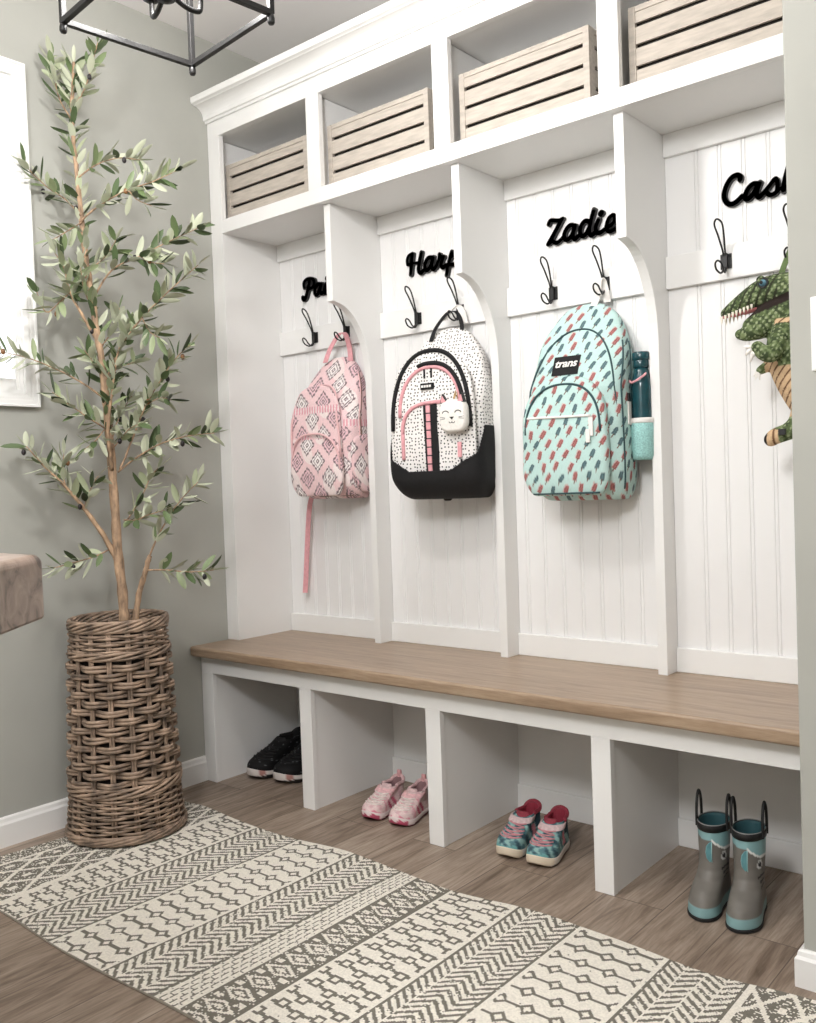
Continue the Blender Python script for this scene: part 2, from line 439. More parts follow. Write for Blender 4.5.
# ------------------------------------------------------------------ crates in the cubbies
def crate(x0, label):
    W, Dp, H = .415, .2, .205
    y0, z0 = .17, ZC
    t = thing('wooden_crate', (x0+W/2, y0+Dp/2, z0), label, 'crate', 'whitewashed slatted crates in the top cubbies')
    def panel(name, Wd):
        # framed front of four boards with three dark slots; local x width, y thickness, z height
        m_ = MB(); th = .011; e = .018
        m_.box(-Wd/2, -Wd/2+e, 0, th+.002, 0, H); m_.box(Wd/2-e, Wd/2, 0, th+.002, 0, H)
        m_.box(-Wd/2+e, Wd/2-e, .001, th, H-.014, H)
        slots = [.054, .107, .159]; zz = 0
        for s_ in slots+[None]:
            z1 = (s_-.0050) if s_ else H-.0148
            m_.box(-Wd/2+e-.001, Wd/2-e+.001, .0025, th, zz, z1)
            if s_: zz = s_+.0050
        return m_
    f = panel('front_panel', W); f.v = [(a+0, b_-Dp/2, c) for a,b_,c in f.v]; f.build('front_panel', M['crate'], t, True, bev=.001)
    k = panel('back_panel', W); k.v = [(a, Dp/2-b_, c) for a,b_,c in k.v]; k.build('back_panel', M['crate'], t, True, bev=.001)
    for s_ in (-1, 1):
        p = panel('side_panel', Dp-.026); p.v = [(s_*(W/2-b_), a, c) for a,b_,c in p.v]; p.build('side_panel', M['crate'], t, True, bev=.001)
    MB().box(-W/2+.014, W/2-.014, -Dp/2+.014, Dp/2-.014, .001, .01).build('bottom_board', M['cratedark'], t)
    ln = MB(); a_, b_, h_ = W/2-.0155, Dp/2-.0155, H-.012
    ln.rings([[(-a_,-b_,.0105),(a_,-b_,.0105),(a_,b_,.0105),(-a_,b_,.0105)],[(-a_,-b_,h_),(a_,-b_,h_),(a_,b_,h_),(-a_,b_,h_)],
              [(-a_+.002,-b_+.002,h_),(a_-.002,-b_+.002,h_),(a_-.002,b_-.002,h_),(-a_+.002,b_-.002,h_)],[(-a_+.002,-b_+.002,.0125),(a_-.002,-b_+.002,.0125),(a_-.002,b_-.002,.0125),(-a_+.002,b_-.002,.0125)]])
    ln.build('dark_insert', M['dark_insert'], t)  # added dark box, its colour stands in for shade behind the slots
    return t
crate(-.151, 'whitewashed slatted crate in the leftmost top cubby nearest the olive tree')
crate(.360, 'whitewashed slatted crate in the second top cubby from the left')
crate(.888, 'whitewashed slatted crate in the third top cubby, above the aqua backpack bay')
crate(1.4125, 'whitewashed slatted crate in the rightmost top cubby, cut by the photo top')

# ------------------------------------------------------------------ hooks and names
def hook(x, label, group):
    yp = YB-.016
    t = thing('coat_hook', (x, yp, 1.556), label, 'hook', group)
    m_ = MB(); m_.box(-.0145, .0145, -.003, -.0003, -.019, .019)
    m_.build('mounting_plate', M['black'], t, bev=.0006)
    c_ = MB(); c_.box(-.0065, .0065, -.013, -.003, -.019, .019)
    c_.build('clamp', M['black'], t, bev=.001)
    for sx in (-.0105, .0105):
        for sz in (-.012, .012):
            s_ = MB().lathe([(.0028,-.0003),(.0026,.0012),(.0012,.002)], 10, X=Matrix.Translation((sx,-.003,sz)) @ Matrix.Rotation(PI/2,4,'X'))
            s_.build('screw', M['black'], t, smooth=True)
    up = spline([(-.0028,-.009,.004),(-.003,-.016,.026),(-.0075,-.033,.062),(-.0095,-.05,.087),(0,-.058,.097),(.0095,-.05,.087),(.0075,-.033,.062),(.003,-.016,.026),(.0028,-.009,.004)], 8)
    MB().tube(up, .0025, 8).build('upper_wire', M['black'], t, smooth=True)
    lo = spline([(-.0028,-.009,-.004),(-.003,-.012,-.02),(-.0052,-.026,-.032),(-.0088,-.045,-.026),(-.0075,-.056,-.013),(0,-.060,-.007),(.0075,-.056,-.013),(.0088,-.045,-.026),(.0052,-.026,-.032),(.003,-.012,-.02),(.0028,-.009,-.004)], 8)
    MB().tube(lo, .0025, 8).build('lower_wire', M['black'], t, smooth=True)
    return t
HG = 'black wire coat hooks on the hook rails'
hk = {}
for key, x, lab in (('a',.064,'black wire coat hook left of the pink backpack in the first bay, empty'),
                    ('b',.222,'black wire coat hook holding the pink patterned backpack'),
                    ('c',.545,'black wire coat hook left of the dotted backpack in the second bay, empty'),
                    ('d',.717,'black wire coat hook holding the black dotted white backpack'),
                    ('e',1.056,'black wire coat hook left of the aqua backpack in the third bay, empty'),
                    ('f',1.223,'black wire coat hook holding the aqua popsicle backpack'),
                    ('g',1.567,'black wire coat hook above the green dinosaur snout in the last bay, empty'),
                    ('h',1.737,'black wire coat hook at the right wall edge, holding the green dinosaur')):
    hk[key] = hook(x, lab, HG)

NAMES = {"bay1": [[[0.0158, [0.042, 1.77], [0.029, 1.736], [0.016, 1.707], [0.005, 1.703], [0.001, 1.711]], [0.0128, [0.011, 1.744], [0.009, 1.762], [0.022, 1.772], [0.044, 1.773], [0.062, 1.765], [0.063, 1.751], [0.053, 1.739], [0.035, 1.737]]], [[0.0148, [0.097, 1.744], [0.08, 1.746], [0.067, 1.732], [0.064, 1.717], [0.073, 1.709], [0.085, 1.717], [0.096, 1.738]], [0.014, [0.101, 1.745], [0.093, 1.725], [0.099, 1.71], [0.113, 1.716]]], [[0.0147, [0.125, 1.742], [0.115, 1.722], [0.118, 1.709], [0.133, 1.713]], [0.0161, [0.127, 1.759], [0.128, 1.761]]]], "bay2": [[[0.0145, [0.525, 1.771], [0.52, 1.738], [0.515, 1.706]], [0.0102, [0.525, 1.772], [0.51, 1.769], [0.502, 1.756], [0.503, 1.74]], [0.0144, [0.563, 1.769], [0.554, 1.739], [0.549, 1.715], [0.557, 1.704], [0.571, 1.71]], [0.0086, [0.503, 1.74], [0.523, 1.74], [0.554, 1.739]]], [[0.0142, [0.609, 1.744], [0.591, 1.746], [0.578, 1.731], [0.576, 1.715], [0.586, 1.708], [0.599, 1.718], [0.609, 1.741]], [0.0135, [0.613, 1.745], [0.605, 1.721], [0.61, 1.706], [0.624, 1.714]]], [[0.012, [0.624, 1.714], [0.635, 1.735], [0.637, 1.75], [0.642, 1.741], [0.656, 1.737]], [0.0134, [0.654, 1.739], [0.643, 1.717], [0.649, 1.705], [0.662, 1.711]]], [[0.0141, [0.687, 1.748], [0.674, 1.717], [0.663, 1.678]], [0.0126, [0.673, 1.718], [0.685, 1.734], [0.7, 1.733], [0.705, 1.722], [0.697, 1.709], [0.681, 1.708]]]], "bay3": [[[0.012, [1.043, 1.76], [1.05, 1.77], [1.066, 1.767], [1.081, 1.764], [1.091, 1.767]], [0.0144, [1.087, 1.765], [1.065, 1.734], [1.042, 1.705]], [0.012, [1.039, 1.703], [1.054, 1.709], [1.068, 1.702], [1.082, 1.707], [1.094, 1.716]]], [[0.0133, [1.129, 1.739], [1.115, 1.743], [1.101, 1.733], [1.094, 1.717], [1.101, 1.704], [1.113, 1.708], [1.123, 1.72], [1.13, 1.737]], [0.0133, [1.131, 1.739], [1.123, 1.716], [1.128, 1.701], [1.141, 1.708]]], [[0.0132, [1.177, 1.741], [1.163, 1.745], [1.151, 1.735], [1.146, 1.718], [1.153, 1.704], [1.164, 1.708], [1.175, 1.723]], [0.0138, [1.192, 1.771], [1.179, 1.732], [1.175, 1.713], [1.182, 1.701], [1.195, 1.708]]], [[0.013, [1.206, 1.741], [1.196, 1.719], [1.2, 1.705], [1.21, 1.703], [1.224, 1.709]], [0.0172, [1.213, 1.755], [1.215, 1.757]]], [[0.0116, [1.23, 1.714], [1.246, 1.718], [1.256, 1.731], [1.252, 1.743], [1.24, 1.739], [1.232, 1.727], [1.229, 1.711], [1.236, 1.701], [1.248, 1.701], [1.263, 1.707]]]], "bay4": [[[0.0129, [1.605, 1.756], [1.606, 1.764], [1.597, 1.77], [1.582, 1.765], [1.569, 1.747], [1.563, 1.725], [1.569, 1.707], [1.581, 1.7], [1.596, 1.704], [1.609, 1.714]]], [[0.0127, [1.649, 1.736], [1.637, 1.738], [1.625, 1.729], [1.617, 1.713], [1.62, 1.704], [1.629, 1.706], [1.641, 1.718], [1.649, 1.734]], [0.0127, [1.655, 1.738], [1.646, 1.715], [1.651, 1.702], [1.663, 1.71]]], [[0.0114, [1.663, 1.71], [1.679, 1.725], [1.692, 1.738], [1.697, 1.729], [1.697, 1.713], [1.693, 1.704], [1.68, 1.701], [1.67, 1.709]], [0.0088, [1.697, 1.708], [1.707, 1.712]]], [[0.0125, [1.725, 1.762], [1.716, 1.733], [1.71, 1.704]], [0.0118, [1.711, 1.706], [1.723, 1.721], [1.733, 1.722], [1.732, 1.705], [1.738, 1.7], [1.746, 1.705]]]]}
def stroke(mb, w_, pts, y0, y1):
    P = spline([(a,b_) for a,b_ in pts], 5); h = w_/2; poly = []; Rr = []
    n = len(P)
    def nrm(i):
        a = P[max(i-1,0)]; b_ = P[min(i+1,n-1)]; d = np.array(b_)-np.array(a); d /= (np.linalg.norm(d)+1e-9); return np.array((-d[1],d[0]))
    left = [tuple(np.array(P[i])+nrm(i)*h) for i in range(n)]; right = [tuple(np.array(P[i])-nrm(i)*h) for i in range(n)]
    for i in range(n-1):
        mb.prism([left[i], right[i], right[i+1], left[i+1]], 'y', y0, y1)
    for e in (0, n-1) + tuple(range(1, n-1)):
        mb.prism([(P[e][0]+h*math.cos(2*PI*k/14), P[e][1]+h*math.sin(2*PI*k/14)) for k in range(14)], 'y', y0, y1)
for key, lab, x in (('bay1','black script name sign on the panel above the pink backpack',.06),
                 ('bay2','black script name sign on the panel above the dotted white backpack',.6),
                 ('bay3','black script name sign on the panel above the aqua backpack',1.15),
                 ('bay4','black script name sign on the panel above the green dinosaur',1.65)):
    t = thing('name_sign', (x, YB-.004, 1.70), lab, 'sign', 'black script name signs in the bays')
    for L in NAMES[key]:
        m_ = MB()
        for s_ in L: stroke(m_, s_[0]*1.04, s_[1:], YB-.0115, YB+.0005)
        m_.build('letter', M['sign'], t, False)

# ------------------------------------------------------------------ cloth shells for the backpacks
def bag_profile(W, H, Dp, z, top=.42, lean=.5, bot=.075, tp=2.2):
    """half width and depth at height z"""
    q = z/H
    w_ = W/2; d_ = Dp
    if z < bot:
        k = 1-z/bot; f = math.sqrt(max(0, 1-k*k)); w_ *= .74+.26*f; d_ *= .55+.45*f
    if q > 1-top:
        k = min((q-(1-top))/top, 1); f = max(0, 1-k**tp)**(1/tp); w_ *= f*.985+.015; 
        d_ *= (1-k*lean)*(.25+.75*max(0,1-k**3.2)**(1/3.2))
    w_ *= 1 + .03*math.sin(PI*min(q/.6,1)); 
    d_ *= .88+.12*math.sin(PI*min(max(q,0),1))
    return max(w_,.004), max(d_,.004)

def shell(W, H, Dp, nu=220, nz=160, e=3.6, wr=.0025, seed=0, **kw):
    zs = np.concatenate([.08*np.linspace(0,1,20)[:-1]**1.6, np.linspace(.08,H*.9,nz-34), np.linspace(H*.9,H,22)[1:]])
    th = np.linspace(-PI, PI, 900)
    V = []; UV = []
    r_ = np.random.default_rng(seed); ph = r_.uniform(0,6.28,(9,3)); fr_ = r_.uniform(18,60,(9,2))
    for z in zs:
        w_, d_ = bag_profile(W,H,Dp,z,**kw)
        x = w_*np.sign(np.sin(th))*np.abs(np.sin(th))**(2/e); y = -d_/2-d_/2*np.sign(np.cos(th))*np.abs(np.cos(th))**(2/e)
        L_ = np.concatenate([[0], np.cumsum(np.hypot(np.diff(x), np.diff(y)))])
        s_ = np.linspace(0, L_[-1], nu+1)[:-1]
        X = np.interp(s_, L_, x); Y = np.interp(s_, L_, y)
        V.append(np.stack([X, Y, np.full(nu, z)],1)); UV.append(np.stack([s_-L_[-1]/2, np.full(nu, z)],1))
    V = np.array(V); UV = np.array(UV)
    wv = sum(np.sin(UV[...,0]*f[0]+UV[...,1]*f[1]*s2+p[0]) for f,p,s2 in zip(fr_, ph, (1,-1,1,-1,1,-1,1,-1,1)))/9
    V[...,1] -= wr*wv*2*(V[...,1] < -.01); V[...,0] += wr*wv*np.sign(V[...,0])
    n, m_ = V.shape[0], V.shape[1]
    mb = MB(); mb.rings([list(map(tuple, r2)) for r2 in V.tolist()])
    me = bpy.data.meshes.new('shell'); me.from_pydata(mb.v, [], mb.f); me.update()
    uv = me.uv_layers.new(name='UVMap')
    li = np.empty(len(me.loops), np.int32); me.loops.foreach_get('vertex_index', li)
    U2 = UV.reshape(-1,2); uvl = U2[li].copy()
    # keep faces from wrapping over the seam at the back
    uv.data.foreach_set('uv', uvl.astype(np.float32).ravel())
    return me, U2

def front_y(W, H, Dp, x, z, e=3.6, **kw):
    w_, d_ = bag_profile(W,H,Dp,z,**kw)
    q = min(abs(x)/w_, .999)
    # on the superellipse |x/w|^e + |y'|^e = 1
    return -d_/2-d_/2*max(0,(1-q**e))**(1/e)

def arch_pts(W, H, Dp, hw, z0, z1, n=40, off=.002, p=2.4, closed=False, **kw):
    out = []
    for i in range(n+1):
        a = PI*i/n
        x = -hw*np.sign(math.cos(a))*abs(math.cos(a))**(2/p); z = z0+(z1-z0)*abs(math.sin(a))**(2/p)
        out.append((x, front_y(W,H,Dp,x,z,**kw)-off, z))
    return out

def place(root, yaw):
    root.rotation_euler = (0,0,yaw)

# ---- pink aztec backpack
def paint_pink(uv, seed=1):
    u, v = uv[:,0], uv[:,1]
    c = np.empty((len(u),3)); c[:] = L3((236,204,206))
    n = np.sin(u*31+1)*np.sin(v*27+2)+.6*np.sin(u*57+v*43)
    mixc(c, n > .55, L3((240,224,222)))
    cw_, ch = .098, .112
    for row in (0,1):
        du = (u+row*cw_/2)/cw_; dv = (v+row*ch/2)/ch
        iu = np.floor(du+.5); iv = np.floor(dv+.5)
        d = np.abs(du-iu)*2+np.abs(dv-iv)*2
        kind = (iu+iv+row) % 2
        dark = L3((122,104,108)); pk = L3((214,146,158))
        mixc(c, (d < .66), L3((243,234,232)))
        mixc(c, (d < .66) & (kind == 1), L3((232,196,202)))
        step = .03*np.sign(np.sin(u*620))
        mixc(c, (d+step > .55) & (d+step < .68), dark)
        mixc(c, (d > .36) & (d < .43) & (kind == 0), dark)
        mixc(c, (d > .30) & (d < .38) & (kind == 1), dark)
        mixc(c, (d < .17) & (d > .07), dark)
    band = (np.abs(v-.255) < .012)
    mixc(c, band, L3((222,160,170)))
    mixc(c, (np.abs(v-.255) < .012) & (np.abs(((u/.012) % 1)-.5) < .2), L3((236,222,222)))
    c *= (1+.05*rng.standard_normal(len(u)))[:,None]
    return np.clip(c,0,1)

def cloth(name, root, W, H, Dp, loc, paint=None, m=None, **kw):
    me, uv = shell(W,H,Dp,**kw)
    me.transform(Matrix.Translation(loc))
    o = link(name, me, m or M['attr'], root, True, True)
    if paint is not None: set_col(o, paint(uv))
    return o

def loop_strap(name, root, pts, wdt, thick, m, n=6):
    """flat webbing along pts; its width runs along local x"""
    P = spline(pts, n); mb = MB(); R = []
    for i,p in enumerate(P):
        a = np.array(P[max(i-1,0)]); b_ = np.array(P[min(i+1,len(P)-1)]); d = b_-a; d /= np.linalg.norm(d)+1e-9
        nn = np.cross(d, (1,0,0)); nn /= np.linalg.norm(nn)+1e-9
        p = np.array(p)
        R.append([tuple(p+np.array((s1*wdt/2,0,0))+nn*s2*thick/2) for s1,s2 in ((-1,-1),(1,-1),(1,1),(-1,1))])
    return mb.rings(R).build(name, m, root)

def zip_pull(root, p, m, L=.03, w_=.006):
    mb = MB(); mb.box(p[0]-w_/2, p[0]+w_/2, p[1]-.004, p[1]-.0005, p[2]-L, p[2])
    return mb.build('zip_pull', m, root, bev=.001)

# pink
BW, BH, BD = .272, .497, .145
pk = thing('backpack', (.194, YB-.012, .974), 'pink backpack with grey diamond print hanging in the first bay', 'backpack', rz=.06)
KW = dict(top=.45, lean=.7, tp=2.1)
cloth('body', pk, BW, BH, BD, (0,0,0), paint_pink, seed=3, **KW)
cloth('front_pocket', pk, BW*.83, BH*.46, .034, (-.006,-BD*.93,.012), lambda uv: paint_pink(uv+np.array((.03,.05))), nz=110, seed=4, e=3.6, top=.6, lean=.2, tp=2.6)
cloth('upper_pocket', pk, BW*.80, BH*.74, .02, (-.006,-BD*.945,.02), lambda uv: paint_pink(uv+np.array((.01,-.03))), nz=120, seed=5, e=3.6, top=.4, lean=.3, tp=2.6)
cloth('side_pocket', pk, .026, .2, BD*.86, (BW*.5-.004,-.004,.02), lambda uv: paint_pink(uv+np.array((.06,.02))), nu=140, nz=80, seed=6, e=3, top=.12, lean=.1)
MB().tube([(p[0]-.006,p[1],p[2]) for p in arch_pts(BW,BH,BD,BW*.405,.14,.392,off=.022,p=2.6,**KW)], .0038, 8).build('upper_zip', M['palepink'], pk, smooth=True)
MB().tube([(p[0]*1.0-.006,-BD*.93-.036+.012*(abs(p[0])/.11)**3,p[2]) for p in arch_pts(BW,BH,BD,BW*.40,.10,.223,off=.04,p=2.6,**KW)], .0038, 8).build('pocket_zip', M['palepink'], pk, smooth=True)
for xx in (.395, .455):
    pts = []
    for k in range(30):
        z = .03+.40*k/29; w_, d_ = bag_profile(BW,BH,BD,z,**KW); pts.append((w_*.995, -d_*(1-xx)-.004, z))
    MB().tube(pts, .003, 6).build('side_zip', M['palepink'] if xx < .42 else M['bronze'], pk, smooth=True)
MB().tube([(x, front_y(BW,BH,BD,x,.012,**KW)*.9-.004, .012) for x in np.linspace(-.1,.1,16)], .004, 6).build('base_piping', M['bronze'], pk, smooth=True)
loop_strap('carry_loop', pk, [(-.04,-.05,.478),(-.022,-.045,.52),(.012,-.037,.568),(.03,-.034,.575),(.042,-.03,.567),(.052,-.025,.525),(.06,-.03,.475)], .02, .003, M['pinkcloth'])
loop_strap('shoulder_strap', pk, [(-.105,-.03,.05),(-.150,-.024,.01),(-.176,-.014,-.04),(-.192,-.010,-.13),(-.206,-.009,-.25),(-.218,-.008,-.345)], .022, .003, M['pinkcloth'])
loop_strap('padded_strap', pk, [(.095,-.03,.42),(.118,-.024,.34),(.128,-.02,.24),(.13,-.016,.15)], .02, .012, M['palepink'])

# ---- white dotted backpack
BW, BH, BD = .308, .532, .145
bw = thing('backpack', (.702, YB-.036, .970), 'white backpack with black dots, black base and pink stripe hanging in the second bay', 'backpack', rz=.15)
KW = dict(top=.46, lean=.7, tp=1.95)
cloth('body', bw, BW, BH, BD, (0,0,0), None, M['dots'], seed=13, **KW)
cloth('front_panel', bw, BW*.93, BH*.79, .030, (-.004,-BD*.90,.035), None, M['dots'], seed=14, nz=130, e=3.4, top=.45, lean=.3, tp=2.25)
# black base wrapping the lower body: a slightly larger shell cut along a rising line
me, uv = shell(BW*1.022, BH, BD*1.36, seed=13, **KW)
bm = bmesh.new(); bm.from_mesh(me)
dl = [v for v in bm.verts if v.co.z > (.088+.6*max(0,abs(v.co.x)-.07)+2.2*max(0,v.co.y+.16) if v.co.x < .14 or v.co.y < -.12 else .22)]
bmesh.ops.delete(bm, geom=dl, context='VERTS'); bm.to_mesh(me); bm.free()
me.transform(Matrix.Translation((0,.0,-.004)))
ob = link('black_base', me, M['blackcloth'], bw, True, True)
sd = ob.modifiers.new('thick', 'SOLIDIFY'); sd.thickness = .002
def ab(hw, z0, z1, p=2.2, off=.004): return [(q[0]-.004, q[1]-off, q[2]) for q in arch_pts(BW,BH,BD,hw,z0,z1,n=44,off=0,p=p,**KW)]
FK = dict(top=.45, lean=.3, tp=2.25)
def fp(x, z, off=.002):      # point on the front panel
    return (x-.004, -BD*.90+front_y(BW*.93,BH*.79,.030,x,z-.035,e=3.4,**FK)-off, z)
def arc_on(hw, z0, z1, a0, a1, p=2.2, n=40, xo=0):
    out = []
    for i in range(n+1):
        a = a0+(a1-a0)*i/n
        x = xo-hw*np.sign(math.cos(a))*abs(math.cos(a))**(2/p); z = z0+(z1-z0)*abs(math.sin(a))**(2/p)
        out.append(fp(x, z))
    return out
MB().tube(arc_on(.1345,.21,.447,.0,PI,2.3), .0068, 8).build('outer_black_zip', M['blackcloth'], bw, smooth=True)
MB().tube(arc_on(.116,.235,.408,PI*.40,PI,2.3), .0068, 8).build('upper_black_zip', M['blackcloth'], bw, smooth=True)
MB().tube(arc_on(.106,.25,.396,.0,PI*.93,2.3), .0055, 8).build('upper_pink_zip', M['pinkcloth'], bw, smooth=True)
MB().tube([fp(-.098,z) for z in np.linspace(.12,.2,8)]+arc_on(.098,.2,.288,0,PI*.5,2.4,20)+[fp(x,.289) for x in (.02,.045)], .0058, 8).build('lower_pink_zip', M['pinkcloth'], bw, smooth=True)
def strip(name, x0, x1, z0, z1, m, off, n=24, lean=0):
    R = []
    for i in range(n+1):
        z = z0+(z1-z0)*i/n; sh = lean*(z1-z)
        a = fp(x0+sh, z, off); b_ = fp(x1+sh, z, off); c_ = fp(x1+sh, z, off-.004); d_ = fp(x0+sh, z, off-.004)
        R.append([a,b_,c_,d_])
    return MB().rings(R).build(name, m, bw)
strip('black_webbing', -.022, .024, .075, .285, M['blackcloth'], .003, lean=.02)
zz = .08
for k in range(8):
    strip('pink_daisy_chain', -.011, .003, zz, zz+.022, M['pinkcloth'], .0055+.001*(k % 2), n=4, lean=.02); zz += .0255
t = MB(); q = fp(-.006,.338,.006); t.box(q[0]-.024,q[0]+.022,q[1],q[1]+.006,.329,.348); t.build('logo_tag', M['blackcloth'], bw, bev=.001)
t = MB()
for k in range(4): t.box(q[0]-.02+.009*k, q[0]-.013+.009*k, q[1]-.0008, q[1], .335, .342)
t.build('tag_print', M['whitecloth'], bw)
zip_pull(bw, fp(-.018,.398), M['blackcloth'], .035); zip_pull(bw, fp(.006,.398), M['blackcloth'], .035)
zip_pull(bw, fp(.098,.315,.003), M['brass'], .03); zip_pull(bw, fp(.10,.165,.004), M['pinkcloth'], .045, .013)
zip_pull(bw, fp(.104,.115,.004), M['blackcloth'], .045, .006)
loop_strap('carry_loop', bw, [(-.055,-.05,.49),(-.038,-.045,.53),(-.008,-.03,.572),(.009,-.022,.580),(.027,-.02,.572),(.04,-.02,.54),(.045,-.03,.50)], .013, .003, M['blackcloth'])
loop_strap('strap_padding', bw, [(-.02,-.024,.555),(.0,-.014,.59),(.02,-.006,.598),(.035,-.004,.58),(.045,-.006,.54)], .022, .006, M['whitecloth'])
loop_strap('padded_strap', bw, [(.10,-.03,.42),(.128,-.022,.34),(.142,-.02,.22),(.146,-.018,.08)], .018, .014, M['blackcloth'])
loop_strap('lower_strap', bw, [(-.02,-.05,.012),(-.018,-.055,-.006),(-.008,-.05,-.008),(.0,-.045,.01)], .014, .003, M['blackcloth'])
bw_m = wmat(bw)
# cat pouch hanging from a zip
cpos = bw_m @ Vector(fp(.094,.190,.004))
ct = thing('cat_pouch', tuple(cpos), 'small white cat face pouch clipped to the dotted backpack', 'pouch', rz=.15); ct.scale = (1.15,1,1.12)
mb = MB(); R = []
for i in range(9):
    a = -PI/2+PI*i/8; sc = math.cos(a); dy = -.016*math.sin(a)-.017
    sc = .80+.2*sc
    ring = []
    for j in range(40):
        th = 2*PI*j/40; e = 3.4
        ring.append((.040*sc*np.sign(math.cos(th))*abs(math.cos(th))**(2/e), dy, .046+.044*sc*np.sign(math.sin(th))*abs(math.sin(th))**(2/e)))
    R.append(ring)
mb.rings(R); mb.build('body', M['eyewhite'], ct, smooth=True)
for s_ in (-1,1):
    e_ = MB().prism([(s_*.012,.08),(s_*.036,.08),(s_*.029,.106)], 'y', -.03, -.016); eo = e_.build('ear', M['sign'], ct, bev=.002)
    MB().prism([(s_*.016,.082),(s_*.032,.082),(s_*.0275,.1)], 'y', -.032, -.0302).build('inner_ear', M['pinkcloth'], eo)
    MB().tube([(s_*.018+.009*math.cos(a), -.0335, .052+.007*math.sin(a)) for a in np.linspace(.2,PI-.2,10)], .0012, 6).build('eye', M['sign'], ct)
    for dz in (0,.006):
        MB().tube([(s_*.02,-.0335,.041-dz*.4),(s_*.034,-.0325,.043-dz)], .0007, 5).build('whisker', M['sign'], ct)
    MB().tube([(s_*.004+.004*math.cos(a)*s_, -.0335, .031-.004*math.sin(a)) for a in np.linspace(0,PI,8)], .0009, 5).build('mouth', M['sign'], ct)
MB().prism([(-.006,.043),(.006,.043),(0,.036)], 'y', -.0355, -.033).build('nose', M['sign'], ct)
MB().tube([(.0,-.017,.088),(.002,-.01,.10),(.0,-.004,.112),(-.003,-.008,.1),(0,-.017,.088)], .0016, 6).build('keyring', M['brass'], ct, smooth=True)

# ---- aqua popsicle backpack
def paint_pop(uv, seed=2):
    u, v = uv[:,0], uv[:,1]
    c = np.empty((len(u),3)); c[:] = L3((188,217,212))
    r_ = np.random.default_rng(seed); H = r_.uniform(0,1,(64,64,4))
    pitch = .039
    for row in (0,1):
        du = (u-.25*v)/pitch+row*.5; dv = v/(pitch*1.55)+row*.5
        iu = np.floor(du).astype(int); iv = np.floor(dv).astype(int)
        h = H[iu % 64, (iv*2+row) % 64]
        x = (du-iu-.5)*pitch+(h[:,0]-.5)*.006; y = (dv-iv-.5)*pitch*1.55+(h[:,1]-.5)*.008
        a = .46+(h[:,2]-.5)*.4
        x = x+.25*y; X = x*np.cos(a)-y*np.sin(a); Y = x*np.sin(a)+y*np.cos(a)
        body = (np.abs(X) < .0056) & (np.abs(Y-.003) < .0115) & ((np.abs(X)/.0056)**3+(np.maximum(0,Y-.003)/.0115)**3 < 1)
        halo = (np.abs(X+.0015) < .0066) & (np.abs(Y-.003) < .0128)
        stick = (np.abs(X) < .0016) & (np.abs(Y+.0125) < .006)
        colA = np.where((h[:,3] < .48)[:,None], L3((184,112,108)), L3((98,126,130)))
        colD = np.where((h[:,3] < .48)[:,None], L3((124,82,82)), L3((66,86,92)))
        mixc(c, halo & (h[:,3] < .48), L3((206,186,180)))
        c[body] = colA[body]
        lines = body & ((np.abs(np.abs(X)-.0022) < .0009) | (np.abs(X) > .0046))
        c[lines] = colD[lines]
        mixc(c, stick, L3((120,96,84)))
    return np.clip(c*(1+.03*rng.standard_normal(len(u)))[:,None],0,1)
BW, BH, BD = .278, .553, .155
tl = thing('backpack', (1.177, YB-.020, .953), 'aqua backpack with popsicle print hanging in the third bay', 'backpack', rz=.08)
KW = dict(top=.45, lean=.72, tp=2.35)
cloth('body', tl, BW, BH, BD, (0,0,0), paint_pop, seed=23, nu=400, nz=250, **KW)
cloth('front_pocket', tl, BW*.88, BH*.585, .045, (-.014,-BD*.90,.016), lambda uv: paint_pop(uv+np.array((.02,.013)),5), seed=24, nu=340, nz=160, e=3.6, top=.42, lean=.25, tp=2.4)
MB().tube([(q[0]-.004,q[1],q[2]) for q in arch_pts(BW,BH,BD,BW*.465,.22,.475,off=.001,p=2.2,n=60,**KW)], .0026, 8).build('main_zip', M['teal_pipe'], tl, smooth=True)
PKK = dict(top=.42, lean=.25, tp=2.4)
def pp(x, z, off=.001): return (x-.014, -BD*.90+front_y(BW*.88,BH*.585,.045,x,z-.016,**PKK)-off, z)
pts = []
for i in range(51):
    a = PI*i/50; hw = BW*.395
    pts.append(pp(-hw*np.sign(math.cos(a))*abs(math.cos(a))**(2/2.4), .185+.132*abs(math.sin(a))**(2/2.4)))
MB().tube(pts, .0032, 8).build('pocket_zip', M['teal_pipe'], tl, smooth=True)
MB().tube([pp(x,.230-.02*(x+.1),.0015) for x in np.linspace(-.103,.085,24)], .0042, 8, flat=.8).build('slash_zip', M['whitecloth'], tl, smooth=True)
MB().tube([pp(x,.022+.0*x,.001) for x in np.linspace(-.098,.098,20)], .0026, 6).build('pocket_piping', M['teal_pipe'], tl, smooth=True)
pts = []
for k in range(40):
    z = .03+.40*k/39; w_, d_ = bag_profile(BW,BH,BD,z,**KW); pts.append((w_*.97, -d_*.80-.002, z))
MB().tube(pts, .0024, 6).build('side_piping', M['teal_pipe'], tl, smooth=True)
pts = []
for k in range(36):
    z = .10+.33*k/35; w_, d_ = bag_profile(BW,BH,BD,z,**KW); pts.append((w_*1.004, -d_*.48, z))
MB().tube(pts, .0028, 6).build('back_piping', M['teal_pipe'], tl, smooth=True)
for zp,(x,z,L_) in enumerate(((.088,.222,.05),(.080,.19,.035))):
    q = pp(x,z,.006); m_ = MB(); m_.box(q[0]-.006,q[0]+.006,q[1]-.003,q[1]+.001,q[2]-L_,q[2]); m_.build('zip_pull', M['whitecloth'], tl, bev=.001)
w_, d_ = bag_profile(BW,BH,BD,.26,**KW)
